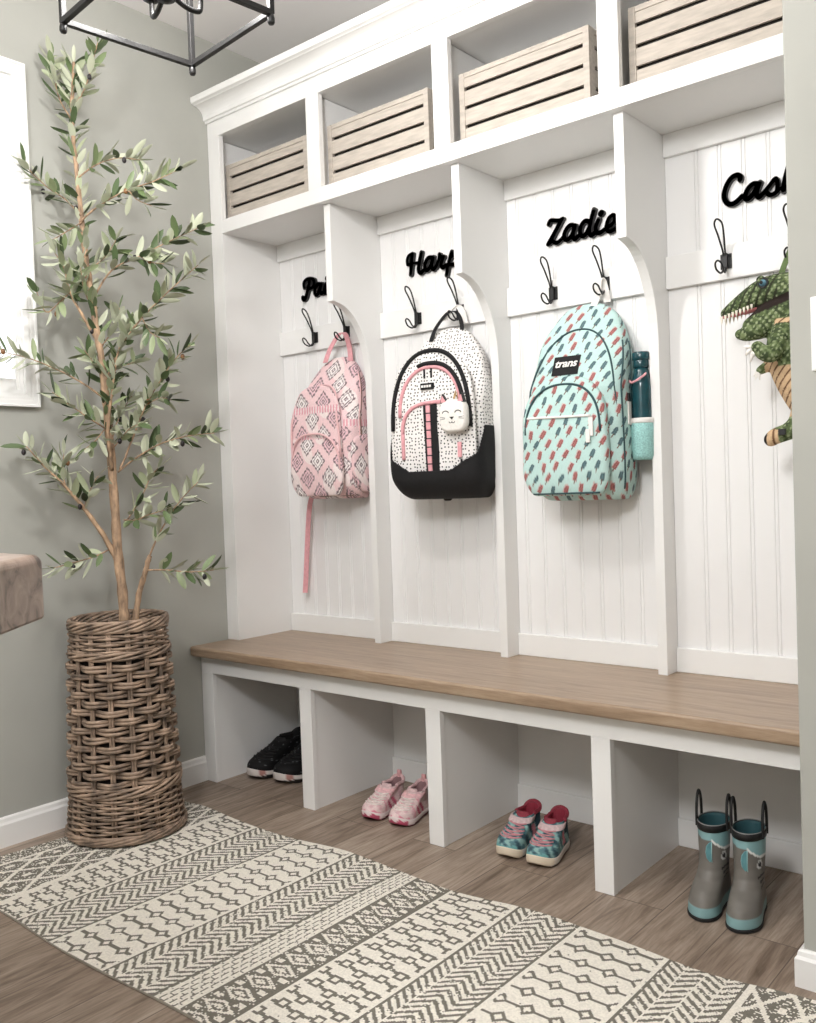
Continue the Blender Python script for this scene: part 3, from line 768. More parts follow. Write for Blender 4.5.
m_ = MB(); m_.box(w_*.99+.002,w_*.99+.006,-d_*.66,-d_*.54,.20,.262); m_.build('zip_pull', M['whitecloth'], tl, bev=.001)
m_ = MB(); m_.box(w_*.99+.001,w_*.99+.006,-d_*.64,-d_*.57,.262,.285); m_.build('zip_slider', M['black'], tl, bev=.001)
# logo patch
px0 = -.022; pz = .372
def mp_(x, z, off): return (x, front_y(BW,BH,BD,x,z,**KW)-off, z)
R = []
for i in range(9):
    x = px0-.039+.078*i/8
    R.append([mp_(x,pz-.027,.004), mp_(x,pz+.027,.004), mp_(x,pz+.027,-.002), mp_(x,pz-.027,-.002)])
po = MB().rings(R).build('logo_patch', M['blackcloth'], tl)
def text(body, size, loc, parent, m, shear=.0, rx=PI/2, ext=.0006, name='lettering', spacing=1.0, off=0.0, rot=None):
    cu = bpy.data.curves.new(name, 'FONT'); cu.body = body; cu.size = size; cu.extrude = ext; cu.shear = shear
    cu.align_x = 'CENTER'; cu.align_y = 'CENTER'; cu.space_character = spacing; cu.offset = off
    ob = bpy.data.objects.new('tmp', cu); COL.objects.link(ob)
    me = bpy.data.meshes.new_from_object(ob.evaluated_get(bpy.context.evaluated_depsgraph_get()))
    bpy.data.objects.remove(ob)
    me.transform(Matrix.Translation(loc) @ (rot or Matrix.Identity(4)) @ Matrix.Rotation(rx,4,'X'))
    return link(name, me, m, parent)
yy = front_y(BW,BH,BD,px0,pz,**KW)-.0048
sl = math.atan2(front_y(BW,BH,BD,px0+.03,pz,**KW)-front_y(BW,BH,BD,px0-.03,pz,**KW), .06)
rt = Matrix.Rotation(sl, 4, 'Z')
lean_a = math.atan2(front_y(BW,BH,BD,px0,pz+.02,**KW)-front_y(BW,BH,BD,px0,pz-.02,**KW), .04)
text('trans', .034, (px0+.001, yy, pz+.005), po, M['whitecloth'], .2, PI/2-lean_a, off=.0007, rot=rt, spacing=.95)
text('by JanSport', .0085, (px0-.014, yy, pz-.013), po, M['whitecloth'], 0, PI/2-lean_a, off=.0001, rot=rt)
MB().box(px0-.004, px0+.03, yy-.0006, yy+.0006, pz-.0085, pz-.006).build('lettering', M['whitecloth'], po)
loop_strap('carry_loop', tl, [(.018,-.028,.535),(.030,-.022,.565),(.036,-.026,.600),(.040,-.027,.612),(.044,-.022,.614),(.048,-.014,.60),(.056,-.010,.55)], .021, .003, M['whitecloth'])
loop_strap('shoulder_strap', tl, [(.085,-.03,.46),(.118,-.026,.40),(.138,-.03,.34),(.15,-.05,.29)], .02, .01, M['tealmesh'])
# side mesh pocket holding the bottle: open sleeve
bx, by = BW/2+.029, -.062
prof_o = [(.026,.0),(.0300,.012),(.0312,.06),(.0318,.1),(.0302,.1),(.0296,.06),(.0284,.014),(.024,.004)]
mb = MB().lathe(prof_o, 28, (bx,by,.105), X=None); mb.build('side_pocket', M['tealmesh'], tl, smooth=True)
mb = MB().lathe([(.0318,.098),(.0334,.101),(.0334,.109),(.0318,.112),(.0302,.109),(.0302,.1)], 28, (bx,by,.105)); mb.build('pocket_hem', M['whitecloth'], tl, smooth=True)
MB().tube(spline([(BW/2*.99,-.07,.32),(BW/2+.02,-.105,.31),(BW/2+.045,-.095,.325),(BW/2+.04,-.06,.335),(BW/2+.01,-.05,.30)],8), .003, 6).build('pocket_cord', M['pinkcloth'], tl, smooth=True)
bp = wmat(tl) @ Vector((bx,by,.111))
bt = thing('water_bottle', tuple(bp), 'dark teal water bottle in the side pocket of the aqua backpack', 'bottle')
MB().lathe([(.024,0),(.0268,.004),(.0272,.02),(.0272,.185),(.026,.205),(.019,.232),(.0175,.24)], 32).build('body', M['bottle'], bt, smooth=True)
MB().lathe([(.0195,.24),(.0205,.243),(.0205,.258),(.0195,.260),(.0225,.261),(.0235,.265),(.0235,.278),(.021,.282),(.001,.2825)], 32).build('cap', M['bottle'], bt, smooth=True)

# ------------------------------------------------------------------ green dinosaur
dn = thing('dinosaur_backpack', (1.785, .36, 1.10), 'green plush dinosaur with tan ribbed belly hanging in the last bay', 'plush toy')
mb = MB()
def chain(pts, n=10, flat=1.0):
    P = spline([(x,y,z,r_) for x,y,z,r_ in pts], n)
    for x,y,z,r_ in P: mb.sphere((x,y,z), r_, 16, 10, sc=(1,flat,1))
yc = .285
chain([(1.603,yc-.02,1.405,.0125),(1.627,yc-.02,1.416,.019),(1.660,yc-.018,1.430,.027),(1.695,yc-.014,1.443,.034),(1.735,yc-.008,1.446,.038),(1.775,yc,1.44,.042)])
chain([(1.637,yc-.02,1.350,.0125),(1.656,yc-.02,1.350,.019),(1.690,yc-.018,1.362,.028),(1.728,yc-.010,1.385,.035),(1.775,yc,1.41,.04)])
chain([(1.662,yc-.02,1.368,.018),(1.70,yc-.016,1.388,.026),(1.74,yc-.006,1.405,.034)])
chain([(1.775,yc,1.43,.044),(1.785,yc+.005,1.37,.058),(1.774,yc+.005,1.31,.082),(1.790,yc+.005,1.24,.080),(1.812,yc+.005,1.17,.062),(1.825,yc+.01,1.13,.04)], 10, .85)
mb.sphere((1.697,yc-.042,1.468), .011); mb.sphere((1.70,yc+.018,1.47), .011)   # brows
chain([(1.745,yc-.03,1.35,.027),(1.742,yc-.062,1.318,.021),(1.732,yc-.080,1.288,.020),(1.716,yc-.088,1.290,.018),(1.703,yc-.092,1.304,.015)])   # near arm
chain([(1.725,yc+.005,1.29,.02),(1.700,yc-.012,1.268,.014),(1.684,yc-.02,1.258,.0105)])                                        # far arm
chain([(1.80,yc-.03,1.16,.042),(1.785,yc-.05,1.125,.03),(1.76,yc-.055,1.108,.021),(1.728,yc-.055,1.097,.019),(1.717,yc-.055,1.090,.017)])     # near leg and foot
chain([(1.815,yc+.03,1.16,.036),(1.812,yc+.02,1.11,.026),(1.79,yc,1.07,.02),(1.77,yc-.005,1.065,.018)])
chain([(1.815,yc+.01,1.19,.05),(1.81,yc+.03,1.10,.04),(1.80,yc+.045,1.03,.026),(1.79,yc+.05,.97,.014),(1.785,yc+.05,.93,.006)])   # tail
me = mb.mesh('dino'); tmp = bpy.data.objects.new('tmp', me); COL.objects.link(tmp)
rm = tmp.modifiers.new('r','REMESH'); rm.mode = 'VOXEL'; rm.voxel_size = .0028
sm = tmp.modifiers.new('s','SMOOTH'); sm.factor = .5; sm.iterations = 5
me2 = bpy.data.meshes.new_from_object(tmp.evaluated_get(bpy.context.evaluated_depsgraph_get()))
bpy.data.objects.remove(tmp)
co = npco(me2).astype(float)
x,y,z = co[:,0],co[:,1],co[:,2]
def vn(f, s=0): return np.sin(x*f+s)*np.sin(y*f*1.1+s*2)*np.sin(z*f*.93+s*3)
c = np.empty((len(x),3)); g0 = L3((84,98,62)); g1 = L3((116,130,90)); g2 = L3((58,70,44))
c[:] = g0
m_ = vn(170,1)+.7*vn(310,2)+.3*vn(520,.4); mixc(c, m_ > .28, g1); mixc(c, m_ < -.3, g2)
mixc(c, (np.sin((x*.5+z)*260+3*vn(90,.3)) > .62) & (z > 1.335), g2)
lt_ = (vn(420,.2) > .35); mixc(c, lt_, L3((150,160,124)))
# dark stripes across the snout, dark mouth lining
mixc(c, (x < 1.735) & (z > 1.395) & (np.sin((x-z*.5)*330) > .55) & (y < yc+.05), L3((46,50,34)))
mouth = (x > 1.66) & (x < 1.76) & (np.abs(z-(1.405+.28*(x-1.70))) < .010)
mixc(c, mouth, L3((40,30,26)))
bl = (z < 1.372) & (z > 1.135) & (y > yc-.075) & (x < 1.790+.12*(1.3-z)) & ~((z > 1.315) & (x < 1.728))
arm = ((y < yc-.052) & (z > 1.26) & (z < 1.36)) | ((z < 1.275) & (x < 1.696) & (z > 1.24)) | (z < 1.14)
bl &= ~arm
tan0, tan1 = L3((206,176,140)), L3((108,76,52))
rib = np.sin((z*.72-x*.75)*2*PI/.0165)
mixc(c, bl, tan0); mixc(c, bl & (rib > .72), tan1)
sole = (z < 1.118) & (x < 1.745) & (y < yc-.02); mixc(c, sole & (x < 1.740) & (z < 1.112), tan0); mixc(c, sole & (x < 1.712), L3((30,26,24)))
mixc(c, sole & (np.abs(x-1.728) < .002), tan1)
me2.transform(wmat(dn).inverted())
do = link('body', me2, M['attrplush'], dn, True, True); set_col(do, np.clip(c*(1+.06*rng.standard_normal(len(x)))[:,None],0,1))
def dpart(name, mb_, m, smooth=True): return mb_.build(name, m, dn, False, smooth)
ey = MB().sphere((1.704,yc-.048,1.459), .0085, 18, 12); eo = dpart('eye', ey, M['blueeye'])
MB().sphere((1.7025,yc-.0565,1.4595), .0042, 14, 8).build('pupil', M['black'], eo, False, True)
dpart('eye_ring', MB().tube([(1.704+.0105*math.cos(a), yc-.047, 1.459+.0105*math.sin(a)) for a in np.linspace(0,2*PI,25)[:-1]], .0028, 8, closed=True), M['black'])
for k in range(9):
    s_ = k/8; tx = 1.598+.075*s_; tz = 1.397+.018*s_; ty = yc-.033-.006*s_; ln = .019-.006*s_
    for sd_ in (0,1):
        yy_ = ty if sd_ == 0 else yc-.006+.006*s_
        dpart('tooth', MB().lathe([(.0032,0),(.0026,-ln*.5),(.0004,-ln)], 8, (tx,yy_,tz)), M['tooth'])
dpart('gum', MB().tube(spline([(1.598,yc-.024,1.398),(1.62,yc-.022,1.401),(1.65,yc-.02,1.406),(1.685,yc-.016,1.412)],6), [.006]*6+[.009]*6+[.011]*7, 10), M['gum'])
for k,(cx,cz,dx,dz) in enumerate(((1.694,1.306,-.020,.002),(1.693,1.302,-.016,-.014),(1.698,1.297,-.010,-.026))):
    dpart('claw', MB().tube([(cx,yc-.094,cz),(cx+dx*.6,yc-.099,cz+dz*.5),(cx+dx,yc-.099,cz+dz)], [.0065,.005,.0012], 8), M['eyewhite'])
for k,(dx,dz) in enumerate(((-.008,-.018),(.004,-.02),(-.013,-.010))):
    dpart('claw', MB().tube([(1.680+dx*.2,yc-.024,1.254),(1.680+dx*.6,yc-.026,1.254+dz*.6),(1.680+dx,yc-.026,1.254+dz)], [.0042,.003,.0008], 8), M['eyewhite'])
dpart('strap_buckle', MB().box(1.742,1.758,yc-.082,yc-.066,1.098,1.112), M['black'], False)
loop_strap('hanging_loop', dn, [(-.065,-.06,.37),(-.055,-.035,.42),(-.047,-.021,.452),(-.046,-.024,.462),(-.044,-.018,.462),(-.040,-.014,.43),(-.03,-.03,.37)], .014, .003, mat('green_webbing', (86,104,62), .8, .1, 80))

# ------------------------------------------------------------------ shoes
FOOT_S = np.array([0,.015,.05,.12,.25,.42,.58,.72,.84,.92,.97,.995,1.0])
FOOT_W = np.array([0,.15,.27,.36,.40,.405,.445,.49,.45,.345,.22,.09,0])
def foot_ring(y0, y1, W, z, n=72, side=1, sp=0, spz=None):
    """closed outline; y0 heel, y1 toe (negative); sp toe spring"""
    t_ = np.linspace(0,1,n//2+1); s_ = .5-.5*np.cos(PI*t_)
    hw = np.interp(s_, FOOT_S, FOOT_W)
    k = np.array([.25,.5,.25]); hw2 = hw.copy(); hw2[1:-1] = np.convolve(hw, k, 'valid'); hw = hw2*W
    Y = y0+(y1-y0)*s_
    bend = side*.06*W*np.sin(PI*np.clip((s_-.3)/.7,0,1))
    zz = z+sp*np.clip((s_-.72)/.28,0,1)**2
    a = [(hw[i]+bend[i], Y[i], zz[i]) for i in range(n//2+1)]; b_ = [(-hw[i]+bend[i], Y[i], zz[i]) for i in range(n//2-1,0,-1)]
    return [tuple(map(float,p)) for p in a+b_]

def sneaker(loc, rz, L, side, label, group, cols, sole_h=.021, high=1.0, heel_tab=None, strap=None, laces=None, tongue=None, lining=None, sole_paint=None, upper_paint=None, opening=.54, pad=None):
    t = thing('sneaker', loc, label, 'shoe', group, rz)
    W = L*.42
    # sole
    R = [foot_ring(-.006,-L*.985,W*.90,0,side=side,sp=.017), foot_ring(-.002,-L*.995,W*.99,.004,side=side,sp=.016), foot_ring(.002,-L,W*1.03,sole_h*.6,side=side,sp=.015), foot_ring(.0,-L,W*1.0,sole_h,side=side,sp=.016)]
    sz = []
    for k in range(len(R)-1):
        for q in range(3):
            f = q/3; sz.append([tuple(np.array(a)*(1-f)+np.array(b_)*f) for a,b_ in zip(R[k],R[k+1])])
    sz.append(R[-1])
    me = MB().rings(sz).mesh('sole'); so_ = link('sole', me, M['attrrubber'], t, True, True)
    cc = npco(me); cl = np.empty((len(cc),3)); sole_paint(cl, cc, L); set_col(so_, cl)
    # upper: horizontal outlines whose front recedes as the instep climbs
    TT = np.array([0,.12,.25,.38,.50,.62,.74,.86,1.0])
    ZZ = (np.array([0,.011,.019,.025,.030,.035,.041,.048,.055])*high)*(L/.18)**.7
    FY = np.array([.005,.016,.05,.11,.19,.28,.38,.47,opening])
    WW = np.array([1.0,.99,.955,.91,.87,.83,.79,.75,.72])
    def rg(u_, off=0):
        z = sole_h-.002+np.interp(u_, TT, ZZ); fy = np.interp(u_, TT, FY); ww = np.interp(u_, TT, WW)
        sp = .016*max(0,1-u_*2.2)
        return foot_ring(-.003+off-.0*u_, -L*(1-fy)-off, W*ww+2*off, z, side=side, sp=sp)
    us = np.linspace(0,1,30)
    rings = [rg(u_) for u_ in us]
    top = np.array(rings[-1]); c0 = top.mean(0)
    hz = np.clip((top[:,1]+.10*L)/(.10*L),0,1)*.016*high          # heel collar rises
    top[:,2] += hz; rings[-1] = [tuple(p) for p in top]
    for f,dz in ((.93,.002),(.86,-.003),(.80,-.018),(.76,-.04*high)):
        rr = c0+(top-c0)*np.array((f,f,1)); rr[:,2] += dz; rings.append([tuple(p) for p in rr])
    mb = MB().rings(rings); me = bpy.data.meshes.new('upper'); me.from_pydata(mb.v,[],mb.f); me.update()
    up = link('upper', me, M['attrshoe'], t, True, True)
    cc = npco(me); cl = np.empty((len(cc),3)); n = 72
    upper_paint(cl, cc, L, W, sole_h)
    inner = np.arange(len(cc)) >= n*31
    cl[inner] = L3(lining); set_col(up, np.clip(cl*(1+.05*rng.standard_normal(len(cc)))[:,None],0,1))
    mid = n//2
    def cross(u_, k, off): 
        r_ = rg(u_, off); return [r_[i % n] for i in range(mid-k, mid+k+1)]
    # tongue
    if tongue:
        f0 = np.array(rg(.9)[mid]); tw = W*.23
        P = [f0+np.array((0,.012,-.012)), f0+np.array((0,.012,.002)), f0+np.array((0,.015,.011*high)), f0+np.array((0,.016,.015*high))]
        R = []
        for i,p in enumerate(spline(P,5)):
            ww = tw*(1-.25*max(0,i-10)/6)
            R.append([(p[0]+ww*math.cos(a), p[1]+.005*math.sin(a)+.35*ww*abs(math.cos(a))**2, p[2]) for a in np.linspace(0,2*PI,20)[:-1]])
        MB().rings(R).build('tongue', M_(tongue), t, smooth=True)
    if laces:
        lc = MB()
        for i,u_ in enumerate(np.linspace(.44,.80,5)):
            lc.tube(cross(u_, 8-i//3, .0030), .0021, 6, flat=1)
        for i,u_ in enumerate(np.linspace(.44,.74,4)):
            a = cross(u_, 6, .0032); b_ = cross(u_+.075, 6, .0032)
            lc.tube([tuple(np.array(a[j])*(1-j/12)+np.array(b_[j])*(j/12)) for j in range(13)], .0019, 6)
        lc.build('laces', M_(laces), t, smooth=True)
    if strap:
        R = []
        k = 17
        lo_, hi_, lo2, hi2 = cross(.80,k,.0012), cross(.97,k,.0012), cross(.80,k,.0052), cross(.97,k,.0052)
        for j in range(len(lo_)): R.append([lo_[j],lo2[j],hi2[j],hi_[j]])
        MB().rings(R).build('strap', M_(strap), t, smooth=False, bev=.001)
    if heel_tab:
        h0 = c0+np.array((0,0,0)); yh = top[:,1].max(); zh = top[:,2].max()
        loop_strap('heel_tab', t, [(0,yh+.001,zh-.018),(0,yh+.003,zh+.002),(0,yh+.001,zh+.015*high),(0,yh-.004,zh+.016*high),(0,yh-.005,zh-.004)], .012*high, .0025, M_(heel_tab))
    if pad:
        R = []; 
        kk = [i for i in range(n) if top[i,1] > -.30*L]
        order = sorted(kk, key=lambda i: (i if i < n//2 else i-n))
        MB().tube([tuple(top[i]+np.array((0,0,.001))) for i in order], .0055, 8).build('collar_pad', M_(pad), t, smooth=True)
    return t
MC = {}
def M_(c):
    if isinstance(c, str): return M[c]
    if c not in MC: MC[c] = mat('shoe_cloth_%d' % len(MC), c, .75, .08, 120, .25, 700)
    return MC[c]

# pink sneakers
def pink_sole(cl, cc, L):
    cl[:] = L3((234,220,218)); s_ = -cc[:,1]/L
    mixc(cl, cc[:,2] < .007, L3((120,52,74)))
    mixc(cl, (s_ > .86) & (cc[:,2] < .030) & (np.sin(cc[:,0]*260)*.004+cc[:,2] < .024), L3((190,84,112)))
def pink_up(cl, cc, L, W, sh):
    cl[:] = L3((232,206,204)); s_ = -cc[:,1]/L; z = cc[:,2]
    n_ = np.sin(cc[:,0]*190)*np.sin(cc[:,1]*170)
    mixc(cl, n_ > .35, L3((222,182,186)))
    mixc(cl, (s_ > .84) & (z < sh+.02) & (np.sin(cc[:,0]*230+.5)*.006+z < sh+.012), L3((224,140,158)))
    mixc(cl, (s_ < .62) & (s_ > .36) & (np.abs(cc[:,0]) > W*.30) & (z < sh+.032) & (np.sin(cc[:,1]*210+z*160) > -.2), L3((206,104,130)))
    mixc(cl, (s_ > .68) & (s_ < .71), L3((224,160,170)))
    mixc(cl, (s_ > .5) & (s_ < .53) & (z > sh+.03), L3((224,160,170)))
pkw = dict(high=1.02, heel_tab=(226,170,172), strap=(232,186,188), laces=(228,216,210), tongue=(220,190,190), lining=(150,116,118), sole_paint=pink_sole, upper_paint=pink_up, pad=(224,186,188), cols=None)
SG = 'sneakers in the shoe cubbies'
sneaker((.542,.205,0), .13, .190, -1, 'pale pink sneaker, the left one of the pair in the second cubby', SG, **pkw)
sneaker((.636,.212,0), .16, .190, 1, 'pale pink sneaker beside the third white post, right one of its pair', SG, **pkw)
# teal sneakers
def teal_sole(cl, cc, L):
    cl[:] = L3((226,218,208)); s_ = -cc[:,1]/L; mixc(cl, cc[:,2] < .005, L3((70,62,58)))
    mixc(cl, (s_ > .8) & (cc[:,2] > .008), L3((232,218,196)))
def teal_up(cl, cc, L, W, sh):
    cl[:] = L3((92,130,136)); s_ = -cc[:,1]/L; z = cc[:,2]
    f = lambda a,b_,s2: np.sin(cc[:,0]*a+s2)*np.sin(cc[:,1]*b_+z*90+s2*1.7)
    n_ = f(150,120,.3)+.8*f(260,230,1.1)
    mixc(cl, n_ > .35, L3((146,182,178))); mixc(cl, n_ < -.4, L3((62,88,98)))
    mixc(cl, (s_ > .9) & (z < sh+.018), L3((112,168,168)))
    mixc(cl, (s_ > .32) & (s_ < .42) & (np.abs(cc[:,0]) > W*.3) & (z < sh+.04) & (z > sh+.008), L3((206,132,140)))
    mixc(cl, (s_ < .3) & (z > sh+.028), L3((44,74,86)))
tkw = dict(high=1.12, strap=(204,180,180), laces=(202,138,144), tongue=(146,54,68), lining=(142,44,60), sole_paint=teal_sole, upper_paint=teal_up, pad=(146,48,64), cols=None, sole_h=.024)
sneaker((1.040,.214,0), .12, .198, -1, 'teal camouflage sneaker with red lining, left one in the third cubby', SG, **tkw)
sneaker((1.128,.212,0), .14, .198, 1, 'teal camouflage sneaker with red lining, right one nearer the fourth post', SG, **tkw)
# black sneakers
def blk_sole(cl, cc, L):
    cl[:] = L3((214,206,200)); s_ = -cc[:,1]/L
    mixc(cl, cc[:,2] < .0165+.004*np.clip((.8-s_)/.5,0,1), L3((30,26,26))); mixc(cl, (s_ > .88) & (s_ < .95) & (cc[:,2] > .018), L3((170,124,116)))
def blk_up(cl, cc, L, W, sh):
    cl[:] = L3((15,14,16)); s_ = -cc[:,1]/L
    n_ = np.sin(cc[:,0]*330+cc[:,2]*210)*np.sin(cc[:,1]*310)
    mixc(cl, (n_ > .93), L3((96,98,100)))
bkw = dict(high=1.15, heel_tab=(20,19,21), laces=(24,23,25), tongue=(18,17,19), lining=(12,11,12), sole_paint=blk_sole, upper_paint=blk_up, pad=(17,16,18), cols=None, sole_h=.028)
sneaker((-.050,.345,0), .02, .265, -1, 'black sneaker with pale sole, left one in the first cubby by the tree', SG, **bkw)
sneaker((.062,.365,0), .02, .265, 1, 'black sneaker with pale sole, right one partly hidden by the second white post', SG, **bkw)

# rain boots
def boot(loc, rz, side, label):
    t = thing('rain_boot', loc, label, 'boot', 'children rain boots in the last cubby', rz)
    L, W, H = .184, .19, .194
    TT = np.array([0,.012,.03,.045,.060,.075,.093,.115,.145,H])
    FY = np.array([L*.985,L,L*.99,L*.95,L*.86,L*.72,L*.64,L*.60,L*.595,L*.60])
    WW = np.array([.070,.073,.072,.070,.068,.066,.065,.066,.069,.072])
    HY = np.array([-.004,0,.001,0,-.004,-.009,-.012,-.012,-.010,-.006])
    SQ = np.array([1,1,1,.9,.7,.4,.15,0,0,0])          # 1 = foot outline, 0 = oval shaft
    n = 72; rings = []
    zs = np.concatenate([np.linspace(0,.05,18), np.linspace(.052,.10,26), np.linspace(.103,H,28)])
    for z in zs:
        y0,y1,w_,q = np.interp(z,TT,HY), -np.interp(z,TT,FY), np.interp(z,TT,WW), np.interp(z,TT,SQ)
        a = np.array(foot_ring(y0,y1,w_*1.04,z,n,side=side)); cy = (y0+y1)/2; ry = (y0-y1)/2
        t_ = np.linspace(0,1,n//2+1); th = PI*t_
        o_ = [(w_/2*math.sin(v), cy+ry*math.cos(v), z) for v in th]+[(-w_/2*math.sin(v), cy+ry*math.cos(v), z) for v in th[-2:0:-1]]
        p = a*q+np.array(o_)*(1-q); rings.append([tuple(map(float,v)) for v in p])
    top = np.array(rings[-1]); c0 = top.mean(0)
    nout = len(rings)
    for f,dz in ((.955,.001),(.92,-.004),(.90,-.03),(.88,-.09)):
        rr = c0+(top-c0)*np.array((f,f,1)); rr[:,2] += dz; rings.append([tuple(v) for v in rr])
    mb = MB().rings(rings); me = bpy.data.meshes.new('boot'); me.from_pydata(mb.v,[],mb.f); me.update()
    o = link('shaft', me, M['attrrubber'], t, True, True)
    cc = npco(me).astype(float); x,y,z = cc[:,0],cc[:,1],cc[:,2]
    c = np.empty((len(x),3)); c[:] = L3((112,108,102))
    mixc(c, z < .031, L3((130,164,166))); mixc(c, z < .007, L3((26,26,27)))
    tl_ = .163+.003*np.sin(y*60)
    sidef = x > .008
    tl_ = np.where(sidef, tl_-.024*np.clip((x-.008)/.022,0,1), tl_)
    mixc(c, z > tl_, L3((134,172,175)))
    saw = np.abs(((y*1.0+x*.6)/.0075) % 1-.5)*.008
    mixc(c, sidef & (z > tl_-.001-saw) & (z < tl_+.003), L3((228,228,224)))
    for k in range(3):                                   # gill marks on the outer side
        mixc(c, (x > .012) & (np.abs(z-(.100-.011*k)+.18*np.abs(y+.075)) < .0022) & (np.abs(y+.075) < .02), L3((30,30,31)))
    e_ = np.hypot((y+.085)/.007, (z-.124)/.009); sd_ = x > .010
    mixc(c, sd_ & (e_ < 1.2), L3((206,206,202))); mixc(c, sd_ & (e_ < .7), L3((40,40,42)))
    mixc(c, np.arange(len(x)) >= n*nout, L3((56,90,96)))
    set_col(o, c)
    # black rim, sole edge, fin and handles
    rim = MB(); rr = []
    for dz,f in ((-.013,1.0),(-.013,1.035),(.001,1.045),(.003,1.02),(.003,.97),(-.004,.94)):
        p = c0+(top-c0)*np.array((f,f,1)); p[:,2] += dz; rr.append([tuple(v) for v in p])
    rim.rings(rr, False, False); rim.build('rim', M['rubber'], t, smooth=True)
    p = c0+(top-c0)*np.array((.985,.985,1)); p[:,2] += .0035
    MB().tube([tuple(v) for v in p], .0011, 6, closed=True).build('rim_piping', M['greypipe'], t, smooth=True)
    sole = MB().rings([foot_ring(-.004,-L*.99,.0755,.0,n,side=side), foot_ring(.002,-L-.002,.0790,.003,n,side=side), foot_ring(.002,-L-.002,.0790,.008,n,side=side), foot_ring(-.001,-L,.0765,.0095,n,side=side)])
    sole.build('sole', M['rubber'], t, smooth=False)
    fy = -np.interp(.13,TT,FY)
    poly = [(.0,.160),(-.006,.157),(-.0115,.147),(-.0135,.134),(-.011,.120),(-.005,.112),(.0,.110)]
    XF = Matrix.Translation((.006,fy+.004,0)) @ Matrix.Rotation(.55,4,'Z')
    fo = MB().prism(poly, 'y', -.0035, .0035, XF).build('fin', M['tealrub'], t, bev=.0012)
    MB().tube([tuple(XF @ Vector((a,-.0036,b_))) for a,b_ in [poly[0],(-.0005,.135),poly[-1]]], .0013, 6).build('fin_edge', M['paletealrub'], fo, smooth=True)
    for s_ in (-1,1):
        xx = s_*.0350; cy = c0[1]
        h = spline([(xx,cy-.019,H-.012),(xx,cy-.019,H+.02),(xx,cy-.014,H+.05),(xx,cy,H+.066),(xx,cy+.014,H+.05),(xx,cy+.019,H+.02),(xx,cy+.019,H-.012)],8)
        MB().tube(h, .0034, 8).build('pull_handle', M['rubber'], t, smooth=True)
    return t
boot((1.594,.176,0), .10, -1, 'grey and teal rain boot, the left one of the pair on the floor')
boot((1.678,.172,0), .10, 1, 'grey and teal rain boot, the right one nearest the right wall')

